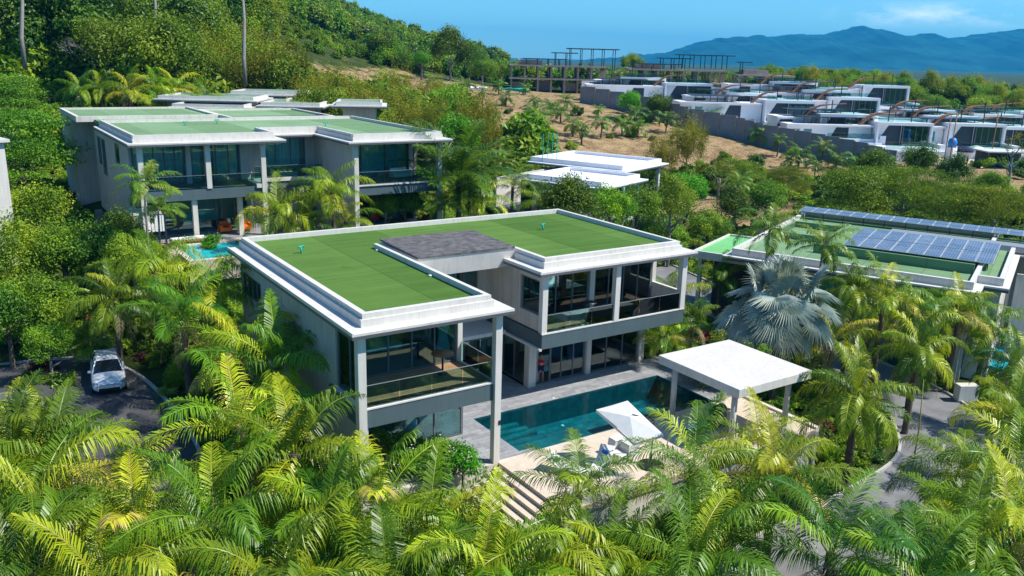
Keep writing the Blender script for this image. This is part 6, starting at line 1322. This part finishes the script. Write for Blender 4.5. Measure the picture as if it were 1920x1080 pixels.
def rot_rect(P, ox, oy, a, x0, x1, y0, y1):
    c, s = math.cos(a), math.sin(a); dx, dy = P[:, 0]-ox, P[:, 1]-oy; u, v = dx*c+dy*s, -dx*s+dy*c; return (u > x0) & (u < x1) & (v > y0) & (v < y1)
A22, A66 = math.radians(22), math.radians(-66)
def blocked(P, m=.4):
    b = rot_rect(P, 0, 0, 0, -.5-m, 22.6+m, -.4-m, 17.2+m) | rot_rect(P, 0, 0, 0, 5.2-m, 22.8+m, -5.6-m, 7) | rot_rect(P, 0, 0, 0, -3.4, 21.4, 34.8, 67) | rot_rect(P, 0, 0, 0, -3, 14, 28.3, 36) | rot_rect(P, 40.4, 34.3, A22, .5, 21, .8, 15) | rot_rect(P, 42.6, -2.2, A66, -16.5, 9, .8, 22.3) | rot_rect(P, 35.5, 16.9, A66, 0, 14, 0, 8.4) | rot_rect(P, 0, 0, 0, -19, -9.2, 38.5, 50) | rot_rect(P, 52.5, 3, .3, -3.5, 3.5, -3.5, 3.5)
    for pts, w in ROADS:
        d = np.full(len(P), 1e9)
        for q in pts[::2]: d = np.minimum(d, np.hypot(P[:, 0]-q[0], P[:, 1]-q[1]))
        b |= d < w/2+.5+m
    return b
def dryness(P):
    def blob(cx, cy, rx, ry, rot=0.):
        c, s = math.cos(rot), math.sin(rot); dx, dy = P[:, 0]-cx, P[:, 1]-cy; return 1-np.sqrt(((dx*c+dy*s)/rx)**2+((-dx*s+dy*c)/ry)**2)
    return np.maximum.reduce([blob(95, 112, 62, 34, -.75), blob(84, 100, 30, 22), blob(128, 62, 30, 16, -.7), blob(165, 115, 60, 40, -.7), blob(112, 36, 14, 12), blob(100, 150, 40, 22)]+[blob(q[0], q[1], 15, 11, -.7) for q in DRYP])
rg = np.random.default_rng(9)
def jgrid(x0, x1, y0, y1, st):
    X, Y = np.meshgrid(np.arange(x0, x1, st), np.arange(y0, y1, st)); P = np.stack([X.ravel(), Y.ravel()], 1); return P+rg.uniform(-.5, .5, P.shape)*st
def infront(P, ang=.82):
    d = P-CAM_POS[:2]; a = np.arctan2(d[:, 0], d[:, 1])-YAW; a = (a+np.pi) % (2*np.pi)-np.pi; return np.abs(a) < ang
P = jgrid(-34, 75, -30, 75, 1.25); P = P[infront(P, 1.0)]; P = P[~blocked(P, .35)]
Q = jgrid(-60, 150, 10, 160, 2.2); Q = Q[infront(Q)]; Q = Q[~((Q[:, 0] > -34) & (Q[:, 0] < 75) & (Q[:, 1] < 75))]; Q = Q[~blocked(Q)]; dq = dryness(Q); Q = Q[(dq < .02+.12*rg.random(len(Q))) | (rg.random(len(Q)) < .035)]
far = np.hypot(Q[:, 0]-CAM_POS[0], Q[:, 1]-CAM_POS[1]) < 190; Q = Q[far]
A_ = np.concatenate([P, Q]); sc = np.concatenate([rg.uniform(.55, 1.05, len(P)), rg.uniform(.9, 1.9, len(Q))])
scatter('undergrowth', np.column_stack([A_, zt(A_[:, 0], A_[:, 1])-.15]), sc, np.concatenate([rg.choice(5, len(P), p=[.26, .24, .24, .08, .18]), rg.choice(3, len(Q))]), [BROAD['shrub'][0], BROAD['shrub'][1], BROAD['shrub'][2], BROAD['redshrub'][0], GFAN], 'dense green undergrowth covering the ground between the palms', 'undergrowth')
P = jgrid(-260, 420, 60, 640, 6.0); P = P[infront(P)]; d = np.hypot(P[:, 0]-CAM_POS[0], P[:, 1]-CAM_POS[1]); z = zt(P[:, 0], P[:, 1])
u = P[:, 0]*math.cos(-.58)+P[:, 1]*math.sin(-.58)
keep = (d > 128) & (dryness(P) < -.05) & ((d > 262) | (P[:, 0] < 75+.2*(P[:, 1]-100)))
keep &= ~((z < 14) & (d > 420))
P = P[keep]; z = z[keep]; d = d[keep]
bear = 960+FPX*np.tan(np.arctan2(P[:, 0]-CAM_POS[0], P[:, 1]-CAM_POS[1])-YAW)   # trees of the valley are young and low
cap = np.where((bear > 500) & (d < 330), (17.0+.012*d-z)/9.0, 9)
cap = np.maximum(cap, .45)
keep = rg.random(len(P)) < np.clip(300/d, .55, 1); P = P[keep]; z = z[keep]; cap = cap[keep]; n = len(P)
ii = rg.choice(5, n); ii = np.where(np.sin(P[:, 0]*.045)+np.cos(P[:, 1]*.05+1) > .3, ii % 3, ii)
scatter('hill_forest', np.column_stack([P, z-.5]), np.minimum(cap, rg.uniform(.75, 1.5, n))*np.where((z < 14) & (P[:, 0] > 150), .62, 1), ii, BROAD['far'], 'unbroken forest covering the far hillside', 'forest')
# ------------------------------------------------------------------ sea haze
def haze():
    mt, t, o = newmat('haze_air'); v = t.nodes.new('ShaderNodeVolumePrincipled'); v.inputs['Color'].default_value = (.03, .50, 1.0, 1); v.inputs['Density'].default_value = 1.05e-4; v.inputs['Anisotropy'].default_value = 0.0
    t.links.new(v.outputs[0], o.inputs['Volume'])
    ob = B(-9200, 9260, -9200, 9280, -12, 345).build('haze', mt); tag(ob, kind='stuff', label='pale blue sea haze in the air', cat='haze')
haze()
